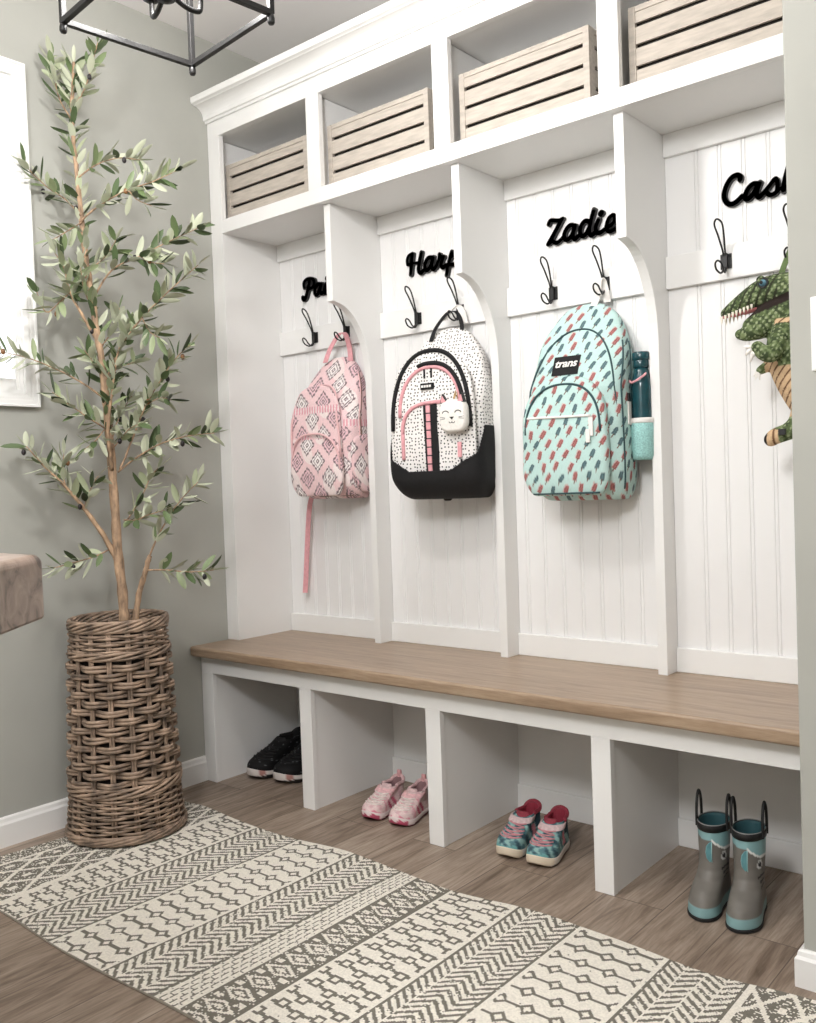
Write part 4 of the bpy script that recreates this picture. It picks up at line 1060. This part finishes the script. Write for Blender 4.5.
# ------------------------------------------------------------------ rug
def rug():
    nx, ny = 640, 216
    # band edges: (x at y=-.2, x at y=-.95)
    E = [(-.035,-.13),(.15,.19),(.335,.318),(.51,.475),(.71,.695),(.89,.865),(.945,.945),(1.06,1.06),(1.25,1.25),(1.41,1.415),(1.63,1.63),(1.797,1.80),(2.10,2.12)]
    ln = [E0[0] for E0 in E]
    xb = np.linspace(0,1,nx+1); yb = np.linspace(0,1,ny+1)
    P0 = np.interp(xb, np.linspace(0,1,len(E)), [0]*len(E))
    # even spacing in nominal x, with nominal = average edge position
    nomE = np.array([(a+b_)/2 for a,b_ in E]); nom = nomE[0]+(nomE[-1]-nomE[0])*xb
    xa = np.interp(nom, nomE, [e[0] for e in E]); xbm = np.interp(nom, nomE, [e[1] for e in E])
    G = np.empty((nx+1,ny+1,3))
    for j,v in enumerate(yb):
        yy0 = -.202; yy1 = -.948
        ed = .012*np.exp(-v/.05)*np.sin(nom*9.5+1.0)+.006*np.exp(-(1-v)/.05)*np.sin(nom*8)
        G[:,j,0] = xa*(1-v)+xbm*v; G[:,j,1] = yy0+(yy1-yy0)*v+ed
        G[:,j,2] = .0065+.0035*np.exp(-v/.12)*np.maximum(0,np.sin(nom*9.5+2.4))+.001*np.sin(nom*21+v*7)
    cx = (nom[:-1]+nom[1:])/2; cy = (yb[:-1]+yb[1:])/2*.746
    X, Y = np.meshgrid(cx, cy, indexing='ij')
    dark = np.zeros(X.shape); 
    r_ = np.random.default_rng(11); N = r_.uniform(0,1,X.shape)
    B = nomE
    def inb(i): return (X >= B[i]) & (X < B[i+1])
    def local(i): return X-B[i], B[i+1]-B[i]
    def lattice(i):
        m_ = inb(i); lx, wd = local(i); per = .082
        a = ((lx+Y*.62)/per) % 1; b_ = ((lx-Y*.62)/per) % 1
        d = np.ones(X.shape)
        lines = (np.minimum(a,1-a) < .075) | (np.minimum(b_,1-b_) < .075); d[lines] = 0
        ctr = (np.abs(a-.5)+np.abs(b_-.5) < .17); d[ctr] = 0
        d = np.where((N < .16) & (d > 0), 0, d)
        return m_, d
    def chevron(i, p=.0225):
        m_ = inb(i); lx, wd = local(i); per = wd/2.0
        tri = np.abs((lx/per) % 1-.5)*2
        ph = ((Y+tri*.036)/p) % 1
        d = (ph < .47).astype(float)
        col = (lx/(per/2)) % 1
        d[(col < .06)] = 0
        edge = (lx < .007) | (lx > wd-.007); d[edge] = 1
        d = np.where(N < .035, 1-d, d)
        return m_, d
    def links(i, py, nxn, small=True):
        m_ = inb(i); lx, wd = local(i); dx = wd/nxn
        d = np.zeros(X.shape)
        j = np.floor(Y/py)
        for dj in (-1,0,1):
            jj = j+dj
            st = np.where(jj % 2 == 0, .25, .75)
            k = np.round(lx/dx-st)
            for dk in (-1,0,1):
                kk = k+dk; nxp = (kk+st)*dx
                ny_ = (jj+.5)*py+np.where(kk % 2 == 0, -1, 1)*(py*.16 if small else 0)
                ax = np.abs(lx-nxp); ay = np.abs(Y-ny_)
                a = ax/(dx*.30)+ay/(py*.40) if not small else np.maximum(ax/(dx*.27), ay/(py*.31))
                ring = (a < 1.0) & (a > .50)
                d[ring] = 1; d[a <= .50] = 0
                # link to the next node
                nx2 = nxp+dx; ny2 = (jj+.5)*py+np.where((kk+1) % 2 == 0, -1, 1)*(py*.16 if small else 0)
                tt = np.clip((lx-nxp)/dx,0,1); yl = ny_*(1-tt)+ny2*tt
                bow = 0 if small else 0
                on = (tt > .20) & (tt < .80) & (np.abs(Y-yl-bow) < py*(.105 if small else .075)); d[on] = 1
        d[(lx < .010)] = 0; d[(lx > wd-.010)] = 0
        d = np.where(N < .005, 1-d, d)
        return m_, d
    def brick(i):
        m_ = inb(i); lx, wd = local(i); rows = 5; q = lx/wd*rows; row = np.floor(q); f = q-row
        d = (np.abs(f-.0) < .16).astype(float)
        seg = ((Y+row*.013)/.026) % 1; d[(seg < .22)] = 0
        jn = (((Y+row*.013)/.026) % 1 < .16) & (f > .3) ; d[jn] = np.where(N[jn] < .6, 1, 0)
        return m_, d
    def darkband(i):
        m_ = inb(i); lx, wd = local(i); py = .055
        jf = (Y/py) % 1; d = np.ones(X.shape)
        a = np.abs(jf-.5)*py; bb = np.abs(lx-wd*.5)
        o = a/.025+bb/(wd*.46)
        d[(o < .92)] = 0; d[(o < .60) & (o > .34)] = 1
        dm = (np.abs(jf-.5) > .38) & (np.abs(bb-wd*.30) < .010); d[dm] = 0
        d = np.where(N < .07, 1-d, d); d[(lx < .004)] = 0; d[lx > wd-.006] = 1
        return m_, d
    segs = [lattice(0), links(1,.042,3.9), chevron(2), links(3,.050,3.4,False), chevron(4), brick(5), darkband(6), links(7,.045,3.9), chevron(8), links(9,.052,3.4,False), chevron(10,.0245), lattice(11)]
    for m_, d in segs: dark[m_] = d[m_]
    lx0 = X-B[0]; mm = inb(0) & (lx0 < .05); dark[mm] = np.where(N[mm] < .30, 0, 1); dark[inb(0) & (np.abs(lx0-.055) < .005)] = 0
    dark[inb(0) & (X > B[1]-.008)] = 0; dark[inb(11) & (X-B[11] < .012)] = 0
    wv = r_.uniform(.88,1.06,X.shape)
    cream = L3((230,224,212)); dk = L3((120,115,106))
    C = (cream*(1-dark[...,None])+dk*dark[...,None])*wv[...,None]
    verts = G.reshape(-1,3); idx = np.arange((nx+1)*(ny+1)).reshape(nx+1,ny+1)
    F = np.stack([idx[:-1,:-1],idx[:-1,1:],idx[1:,1:],idx[1:,:-1]],-1).reshape(-1,4)
    # underside and edge
    vb = verts.copy(); vb[:,2] = .0012; off = len(verts)
    per = np.concatenate([idx[:,0], idx[-1,1:], idx[::-1,-1][1:], idx[0,::-1][1:-1]])
    sideF = [(int(per[k]), int(per[(k+1) % len(per)]), int(per[(k+1) % len(per)])+off, int(per[k])+off) for k in range(len(per))]
    bot = [tuple(int(v)+off for v in reversed(per))]
    me = bpy.data.meshes.new('rug'); me.from_pydata(np.concatenate([verts,vb]).tolist(), [], F.tolist()+sideF+bot); me.update()
    used = np.zeros(len(me.vertices), bool)
    a = me.attributes.new('Col','FLOAT_COLOR','CORNER'); Cc_ = np.ones((len(me.loops),4),np.float32); Cc_[:,:3] = cream*.7
    Cc_[:len(F)*4,:3] = np.repeat(C.reshape(-1,3),4,0); a.data.foreach_set('color', Cc_.ravel())
    bm = bmesh.new(); bm.from_mesh(me); loose = [v for v in bm.verts if not v.link_faces]; bmesh.ops.delete(bm, geom=loose, context='VERTS'); bm.to_mesh(me); bm.free()
    o = link('runner_rug', me, M['attrrug'])
    return tag(o, 'cream and grey patterned woven runner rug on the plank floor', 'rug')
rug()

# ------------------------------------------------------------------ basket and olive tree
bc = (-.002, -.437, .0115)
bk = thing('wicker_basket', bc, 'tall grey wicker basket holding the olive tree on the rug end', 'basket')
def rad(z):
    return .151-.0145*min(max((z-.02)/.62,0),1)+ .0165*math.exp(-z/.16)
HB = .634
ns = 16
stk = MB()
for k in range(ns):
    a = 2*PI*k/ns
    for da in (-.026,.026):
        stk.tube([((rad(z)-.002)*math.cos(a+da), (rad(z)-.002)*math.sin(a+da), z) for z in np.linspace(.012,HB-.02,8)], .0042, 6)
stk.build('stakes', M['twig'], bk, smooth=True)
def weave_row(mb, z, phase, r=.0042, amp=.0062, n=132, dz=0.0, jit=0):
    j1, j2 = random.uniform(0,6), random.uniform(0,6)
    mb.tube([((rad(z)+amp*math.cos(ns/2*th+phase))*math.cos(th), (rad(z)+amp*math.cos(ns/2*th+phase))*math.sin(th), z+.0015*math.sin(2*th+j1)+.001*math.sin(5*th+j2)) for th in np.linspace(0,2*PI,n+1)[:-1]], r, 6, closed=True)
wv = MB(); fine = MB(); fine2 = MB()
z = .022; k = 0
while z < .128:
    weave_row(fine, z, PI*(k % 2), .0040); z += .0086; k += 1
zt = .535
z = .165; k = 0
while z < zt-.012:
    for d in (0,.0098): weave_row(wv, z+d, PI*(k % 2), .0054, .0112)
    z += .0258; k += 1
z = zt+.018; k = 0
while z < HB-.03:
    weave_row(fine2, z, PI*(k % 2), .0040); z += .0086; k += 1
wv.build('open_weave', M['twig'], bk, smooth=True)
fine.build('tight_weave', M['twig'], bk, smooth=True); fine2.build('tight_weave', M['twig'], bk, smooth=True)
def braid(z0, lanes, hgt, rr, out=.005, pitch=5):
    mb = MB()
    for q in range(lanes):
        ph = 2*PI*q/lanes
        mb.tube([((rad(z0)+out+.004*math.cos(pitch*th+ph))*math.cos(th), (rad(z0)+out+.004*math.cos(pitch*th+ph))*math.sin(th), z0+hgt*math.sin(pitch*th+ph)) for th in np.linspace(0,2*PI,181)[:-1]], rr, 6, closed=True)
    return mb
braid(.146, 5, .012, .0046, .006, 3).build('lower_braid', M['twig'], bk, smooth=True)
braid(.012, 6, .009, .0046, .004, 3).build('foot_braid', M['twig'], bk, smooth=True)
braid(zt+.003, 4, .009, .0045, .005, 3).build('upper_braid', M['twig'], bk, smooth=True)
braid(HB-.012, 7, .014, .0048, .003, 3).build('rim_braid', M['twig'], bk, smooth=True)
MB().lathe([(.001,.006),(.138,.006),(rad(.1)-.020,.1),(rad(.3)-.020,.3),(rad(.6)-.020,.6),(rad(.6)-.0225,.6),(rad(.3)-.0225,.3),(rad(.1)-.0225,.1),(.13,.01),(.001,.01)], 40).build('dark_insert', M['dark_insert'], bk, smooth=True)

# tree: positions given in the vertical plane through the basket that faces the room, with real depth offsets
CAM = dict(C=Vector((2.4545,-1.9859,1.0138)), yaw=.6988, pitch=-.0291, roll=-.0356, f=920.778)
def cam_axes():
    y_,p_,r_ = CAM['yaw'],CAM['pitch'],CAM['roll']
    f = Vector((-math.sin(y_)*math.cos(p_), math.cos(y_)*math.cos(p_), math.sin(p_))); r0 = Vector((math.cos(y_),math.sin(y_),0)); u0 = r0.cross(f)
    return r0*math.cos(r_)+u0*math.sin(r_), -r0*math.sin(r_)+u0*math.cos(r_), f
AXR, AXU, AXF = cam_axes()
# tree frame: s along the room-facing plane, t height, d depth; measured in metres from the basket centre
SV = Vector((math.cos(.6988), math.sin(.6988), 0)); DV = Vector((-math.sin(.6988), math.cos(.6988), 0))
def tp(px, py, d=0.0):
    ray = AXF+AXR*((px-408)/CAM['f'])-AXU*((py-511.5)/CAM['f'])
    o = Vector((bc[0],bc[1],0))+DV*d
    k = (o-CAM['C']).dot(DV)/ray.dot(DV)
    p = CAM['C']+ray*k
    if p.x < XW+.045: p = CAM['C']+ray*((XW+.045-CAM['C'].x)/ray.x)   # keep clear of the wall
    return p
tree = thing('olive_tree', (bc[0],bc[1],bc[2]+.545), 'slender artificial olive tree with small grey green leaves in the wicker basket', 'tree')
MB().lathe([(.001,.012),(.06,.012),(.10,.006),(.112,-.004),(.112,-.03),(.001,-.03)], 30, (bc[0],bc[1],bc[2]+.535)).build('moss', M['moss'], tree, False, True)
def tb(name, pts, r0, r1, bend=.003, n=8, m='bark'):
    P = spline([tuple(tp(*p)) for p in pts], 6)
    P = [(p[0]+random.gauss(0,bend*.25), p[1]+random.gauss(0,bend*.25), p[2]) for p in P]
    rr = [(r0+(r1-r0)*i/(len(P)-1))*(1+.10*math.sin(i*2.1)) for i in range(len(P))]
    MB().tube(P, rr, n).build(name, M[m], tree, False, True); return P
tr1 = tb('trunk', [(125,640,0),(123,600,0),(117,540,0),(112,470,.01),(106,400,.0),(99,345,-.01),(90,285,0),(82,225,.01),(76,165,.01),(72,110,0),(74,62,0)], .0165, .0045, .004, 10)
tr2 = tb('trunk', [(133,640,-.02),(138,600,-.02),(145,572,-.03),(150,556,-.03)], .0095, .007)
BR = [  # (points, start radius)
 ([(118,562,0),(104,536,-.02),(84,508,-.05),(66,487,-.07),(44,466,-.09),(26,446,-.1)], .0085),
 ([(112,470,.0),(108,430,-.05),(112,392,-.07),(118,352,-.06),(128,325,-.05)], .006),
 ([(97,340,0),(84,318,-.03),(70,292,-.04),(64,268,-.05),(54,252,-.05)], .0055),
 ([(80,215,0),(66,200,.03),(46,186,.05),(24,165,.06)], .003),
 ([(80,222,0),(100,205,-.04),(128,190,-.08),(152,182,-.1),(178,170,-.12)], .003),
 ([(78,178,0),(96,165,-.04),(118,158,-.06),(140,160,-.08)], .0025),
 ([(92,300,0),(112,270,-.03),(140,256,-.06),(168,242,-.08),(198,228,-.1)], .003),
 ([(104,385,0),(122,345,-.05),(142,318,-.08),(168,292,-.1),(198,265,-.12)], .0035),
 ([(106,400,0),(84,384,-.03),(58,370,-.06),(28,358,-.09),(2,352,-.11)], .003),
 ([(108,430,0),(92,420,-.06),(74,408,-.1),(52,392,-.12)], .003),
 ([(120,470,0),(132,440,.02),(146,405,.02),(162,378,.0),(176,358,-.02),(190,345,-.02)], .003),
 ([(118,472,0),(136,458,-.04),(160,444,-.07),(188,436,-.1),(214,433,-.12)], .003),
 ([(124,525,0),(140,500,-.03),(150,478,-.04),(158,468,-.05)], .0025),
 ([(148,560,-.03),(158,536,-.03),(172,512,-.03),(186,494,-.03),(198,482,-.04)], .003),
 ([(148,570,-.03),(166,570,-.06),(190,572,-.09),(214,570,-.11)], .0025),
 ([(112,548,0),(96,556,-.04),(76,562,-.08),(54,568,-.1)], .0025),
 ([(72,110,0),(86,86,-.02),(94,56,-.03),(98,42,-.03)], .0025),
 ([(72,120,0),(60,100,.02),(54,74,.03),(52,56,.03)], .0025),
 ([(88,275,0),(62,300,-.05),(46,312,-.07),(36,290,-.08)], .0025),
 ([(124,520,0),(136,520,-.05),(148,515,-.07),(165,510,-.08)], .002),
]
twigs = []
BR += [([(104,385,0),(116,370,-.03),(134,362,-.05)], .002), ([(100,350,0),(112,330,.02),(120,308,.03)], .002), ([(94,310,0),(84,290,-.03),(80,262,-.05)], .002),
 ([(108,425,0),(96,440,-.03),(84,450,-.05)], .002), ([(112,450,0),(128,430,-.04),(140,424,-.05)], .002), ([(104,380,0),(92,360,-.04),(84,350,-.06)], .002),
 ([(88,270,0),(104,258,-.02),(116,240,-.04)], .002), ([(112,440,0),(120,415,.03),(132,396,.04)], .002), ([(82,222,0),(66,232,-.03),(52,240,-.05)], .002),
 ([(84,508,-.05),(90,490,-.06),(98,476,-.06)], .002), ([(66,487,-.07),(62,470,-.06),(64,454,-.06)], .002), ([(142,318,-.08),(150,332,-.09),(160,338,-.1)], .0018),
 ([(146,405,.02),(160,398,.0),(172,400,-.02)], .0018), ([(128,190,-.08),(138,200,-.09),(152,206,-.09)], .0018), ([(140,256,-.06),(150,262,-.07),(164,264,-.08)], .0018)]
for pts, r0 in BR:
    P = tb('branch', pts, r0*1.1, .0011, .002, 6); twigs.append(P)
leafV, leafF, leafC = [], [], []
GREENS = [(84,102,66),(98,116,76),(116,132,92),(70,86,54),(60,74,46),(78,96,60),(140,152,114),(170,178,146)]
def leaf(p, d, up, L_, w_, col):
    d = d.normalized(); s_ = d.cross(up)
    if s_.length < 1e-3: s_ = d.orthogonal()
    s_.normalize(); n_ = s_.cross(d)
    k0 = len(leafV)
    st = [(0,.05),(.12,.5),(.32,.92),(.58,1.0),(.84,.68),(1,.06)]
    curl = random.uniform(-.18,.22); 
    for a,b_ in st:
        c_ = p+d*(a*L_)+n_*(curl*L_*a*a)
        e = .16*w_*b_
        for q in (-1,0,1): v_ = c_+s_*(q*b_*w_/2)+n_*(abs(q)*e); leafV.append((max(v_.x, XW+.006), v_.y, v_.z)); leafC.append(col)
    for i in range(len(st)-1):
        for q in range(2):
            a = k0+i*3+q; leafF.append((a,a+1,a+4,a+3))
olv = []
def foliate(P, dens=.017, start=.25, sz=1.0):
    n = len(P); acc = 0; Lt = sum((Vector(P[i+1])-Vector(P[i])).length for i in range(n-1)); run = 0; nxt = Lt*start; side = 0
    for i in range(n-1):
        a, b_ = Vector(P[i]), Vector(P[i+1]); sl_ = (b_-a).length
        while run+sl_ > nxt and sl_ > 0:
            p = a.lerp(b_, (nxt-run)/sl_); tdir = (b_-a).normalized()
            rnd = Vector((random.gauss(0,1),random.gauss(0,1),random.gauss(0,1))); rnd -= tdir*rnd.dot(tdir); rnd.normalize()
            for s2 in (1,-1):
                if random.random() < .12: continue
                d = tdir*random.uniform(.35,.95)+rnd*s2*random.uniform(.5,1.0)+Vector((0,0,random.uniform(-.25,.35)))
                up = Vector((random.gauss(0,.5),random.gauss(0,.5),1))
                if random.random() < .42: up = -up
                leaf(p, d, up, random.uniform(.046,.074)*sz, random.uniform(.015,.022)*sz, random.choice(GREENS))
            if random.random() < .04: olv.append((p+rnd*.012+Vector((0,0,-.010)), random.random()))
            nxt += dens*random.uniform(.8,1.25)
        run += sl_
    if n > 1:
        tdir = (Vector(P[-1])-Vector(P[-2])).normalized()
        leaf(Vector(P[-1]), tdir, Vector((0,0,1)), .045*sz, .012, random.choice(GREENS))
for i,P in enumerate(twigs): foliate(P, .0142, .2 if i not in (0,1,2) else .42)
nt_ = len(tr1)
foliate(tr1[int(nt_*.80):], .012, .0, 1.05); foliate(tr1[int(nt_*.62):int(nt_*.80)], .017, 0); foliate(tr1[int(nt_*.34):int(nt_*.62)], .019, 0)
me = bpy.data.meshes.new('leaves'); me.from_pydata(leafV, [], leafF); me.update()
fo = link('leaves', me, M['leaf'], tree, False, True)
LC = {c_: L3(c_) for c_ in GREENS}; set_col(fo, np.array([LC[c_] for c_ in leafC]))
om = MB().sphere((0,0,0), .0078, 12, 8, sc=(.85,.85,1.15)).mesh('olive'); om2 = om.copy(); om.materials.append(M['olive']); om2.materials.append(M['olivebrown'])
for mm in (om,om2): mm.polygons.foreach_set('use_smooth', [True]*len(mm.polygons))
inv = wmat(tree).inverted()
for p, q in olv[:40]:
    o = bpy.data.objects.new('olive', om if q < .72 else om2); COL.objects.link(o); o.parent = tree; o.location = inv @ p

# ------------------------------------------------------------------ lantern pendant
cxl, cyl, zb_ = .93, -.857, 1.952
ln_ = thing('lantern_pendant', (cxl, cyl, zb_), 'black open cage lantern pendant hanging from the ceiling', 'pendant light', rz=math.radians(-5.6))
hs = .1455; HL = .40; bt_ = .0056
def bar(p, q, name='cage_bar', r_=bt_):
    a, b_ = Vector(p), Vector(q); d = (b_-a); Lg = d.length
    X = Matrix.Translation(a) @ d.to_track_quat('Z','Y').to_matrix().to_4x4()
    MB().box(-r_,r_,-r_,r_,0,Lg,X).build(name, M['black'], ln_, bev=.001)
cs = [(-hs,-hs),(hs,-hs),(hs,hs),(-hs,hs)]
for i in range(4):
    a, b_ = cs[i], cs[(i+1) % 4]
    bar((a[0],a[1],0),(b_[0],b_[1],0)); bar((a[0],a[1],HL),(b_[0],b_[1],HL)); bar((a[0],a[1],-.002),(a[0],a[1],HL))
    bar((a[0],a[1],HL),(0,0,HL+.07))
    MB().lathe([(.0055,-.022),(.0075,-.018),(.0075,-.010),(.006,-.004)], 12, (a[0],a[1],0)).build('corner_finial', M['black'], ln_, smooth=True)
MB().lathe([(.02,HL+.055),(.02,HL+.08),(.006,HL+.085),(.006,ZCEIL-zb_-.02),(.055,ZCEIL-zb_-.018),(.06,ZCEIL-zb_-.0005)], 24).build('stem', M['black'], ln_, smooth=False)
MB().lathe([(.004,.028),(.018,.034),(.022,.042),(.018,.052),(.007,.058),(.007,HL+.06)], 20).build('hub', M['black'], ln_, smooth=False)
for k in range(4):
    a = math.radians(82+90*k); ca, sa_ = math.cos(a), math.sin(a)
    arm = spline([(.010*ca,.010*sa_,.048),(.04*ca,.04*sa_,.032),(.066*ca,.066*sa_,.029),(.073*ca,.073*sa_,.04),(.073*ca,.073*sa_,.068)],6)
    MB().tube(arm, .0055, 8).build('candle_arm', M['black'], ln_, smooth=True)
    MB().lathe([(.010,.128),(.019,.134),(.019,.137),(.011,.138)], 16, (.073*ca,.073*sa_,-.067)).build('drip_cup', M['black'], ln_, smooth=True)
    MB().lathe([(.0105,.138),(.0105,.205),(.006,.207)], 16, (.073*ca,.073*sa_,-.067)).build('candle_sleeve', M['candle'], ln_, smooth=True)
    MB().lathe([(.006,.207),(.013,.222),(.0145,.238),(.009,.26),(.001,.275)], 16, (.073*ca,.073*sa_,-.067)).build('bulb', M['bulb'], ln_, smooth=True)

# ------------------------------------------------------------------ island counter at the left edge
P0 = Vector((1.322,-1.378,0)); ch = .27
isl = thing('kitchen_island', (1.2,-1.9,0), 'grey island with a rounded mottled brown stone top at the left edge', 'island')
o_ = [(P0.x,P0.y),(P0.x+ch*.9,P0.y-ch),(P0.x+ch*.9,-2.35),(.88,-2.35),(.88,P0.y)]
poly = []
for i in range(len(o_)):            # round the corners of the outline
    p0,p1,p2 = Vector(o_[i-1]),Vector(o_[i]),Vector(o_[(i+1) % len(o_)])
    a = p1+(p0-p1).normalized()*.009; b_ = p1+(p2-p1).normalized()*.009
    for k in range(6):
        t_ = k/5; poly.append(tuple(a*(1-t_)**2+p1*2*t_*(1-t_)+b_*t_*t_))
mid_ = Vector((1.2,-1.9))
R = []
z0i, z1i, rr_ = .858, .941, .013
def inset(d): return [tuple(Vector(p)+(mid_-Vector(p)).normalized()*d) for p in poly]
R.append([(p[0],p[1],z0i) for p in inset(.002)]); R.append([(p[0],p[1],z0i+.003) for p in inset(0)])
for k in range(7):
    a = PI/2*k/6; R.append([(p[0],p[1],z1i-rr_+rr_*math.sin(a)) for p in inset(rr_*(1-math.cos(a)))])
MB().rings(R).build('countertop', M['stone'], isl, False, False)
cbp = [(1.02,-1.68),(1.14,-1.80),(1.14,-2.31),(.92,-2.31),(.92,-1.68)]
MB().prism(cbp, 'z', .1, .86).build('cabinet', M['cab'], isl, False)
MB().prism([(1.0-.01,-1.73),(1.09,-1.83),(1.09,-2.27),(.96,-2.27),(.96,-1.73)], 'z', 0, .1).build('toe_kick', M['black'], isl, False)
for y0 in (-2.30,-2.05):
    MB().box(1.14,1.158,y0,y0+.24,.14,.83).build('cabinet_door', M['cab'], isl, False, bev=.003)

# light switch on the right wall
sw = thing('light_switch', (1.956,-.137,1.272), 'white light switch plate on the right wall edge', 'light switch')
MB().box(-.037,.037,-.006,-.0003,-.07,.07).build('plate', M['plastic'], sw, bev=.002)
MB().box(-.017,.017,-.009,-.006,-.034,.034).build('rocker', M['plastic'], sw, bev=.0015)

# ------------------------------------------------------------------ light
W_ = bpy.data.worlds.new('World'); S.world = W_; W_.use_nodes = True
bg = W_.node_tree.nodes['Background']; bg.inputs['Color'].default_value = (.94,.975,1,1); bg.inputs['Strength'].default_value = .56
def point(name, loc, power, rad_, col=(1,.95,.88)):
    l = bpy.data.lights.new(name, 'POINT'); l.energy = power; l.shadow_soft_size = rad_; l.color = col
    o = bpy.data.objects.new(name, l); COL.objects.link(o); o.location = loc; return o
def area(name, loc, target, sx, sy, power, col=(1,1,1)):
    l = bpy.data.lights.new(name, 'AREA'); l.shape = 'RECTANGLE'; l.size = sx; l.size_y = sy; l.energy = power; l.color = col
    o = bpy.data.objects.new(name, l); COL.objects.link(o); o.location = loc
    o.rotation_euler = (Vector(target)-Vector(loc)).to_track_quat('-Z','Y').to_euler(); return o
point('lantern_light', (cxl, cyl, zb_+.19), 30, .09, (1,.985,.972))
point('fill_light', (1.9,-2.5,2.2), 80, .22, (.985,.99,1))  # added unseen fill light behind the camera, brightens room and ceiling

# ------------------------------------------------------------------ camera
cam = bpy.data.cameras.new('Camera'); co_ = bpy.data.objects.new('Camera', cam); COL.objects.link(co_)
cam.sensor_fit = 'HORIZONTAL'; cam.sensor_width = 36; cam.lens = CAM['f']/816*36; cam.clip_start = .02
mw = Matrix.Identity(4)
for i in range(3):
    mw[i][0] = AXR[i]; mw[i][1] = AXU[i]; mw[i][2] = -AXF[i]; mw[i][3] = CAM['C'][i]
co_.matrix_world = mw
S.camera = co_
vs = S.view_settings; vs.view_transform = 'Standard'; vs.look = 'None'; vs.gamma = 1; vs.exposure = .54; vs.use_curve_mapping = False
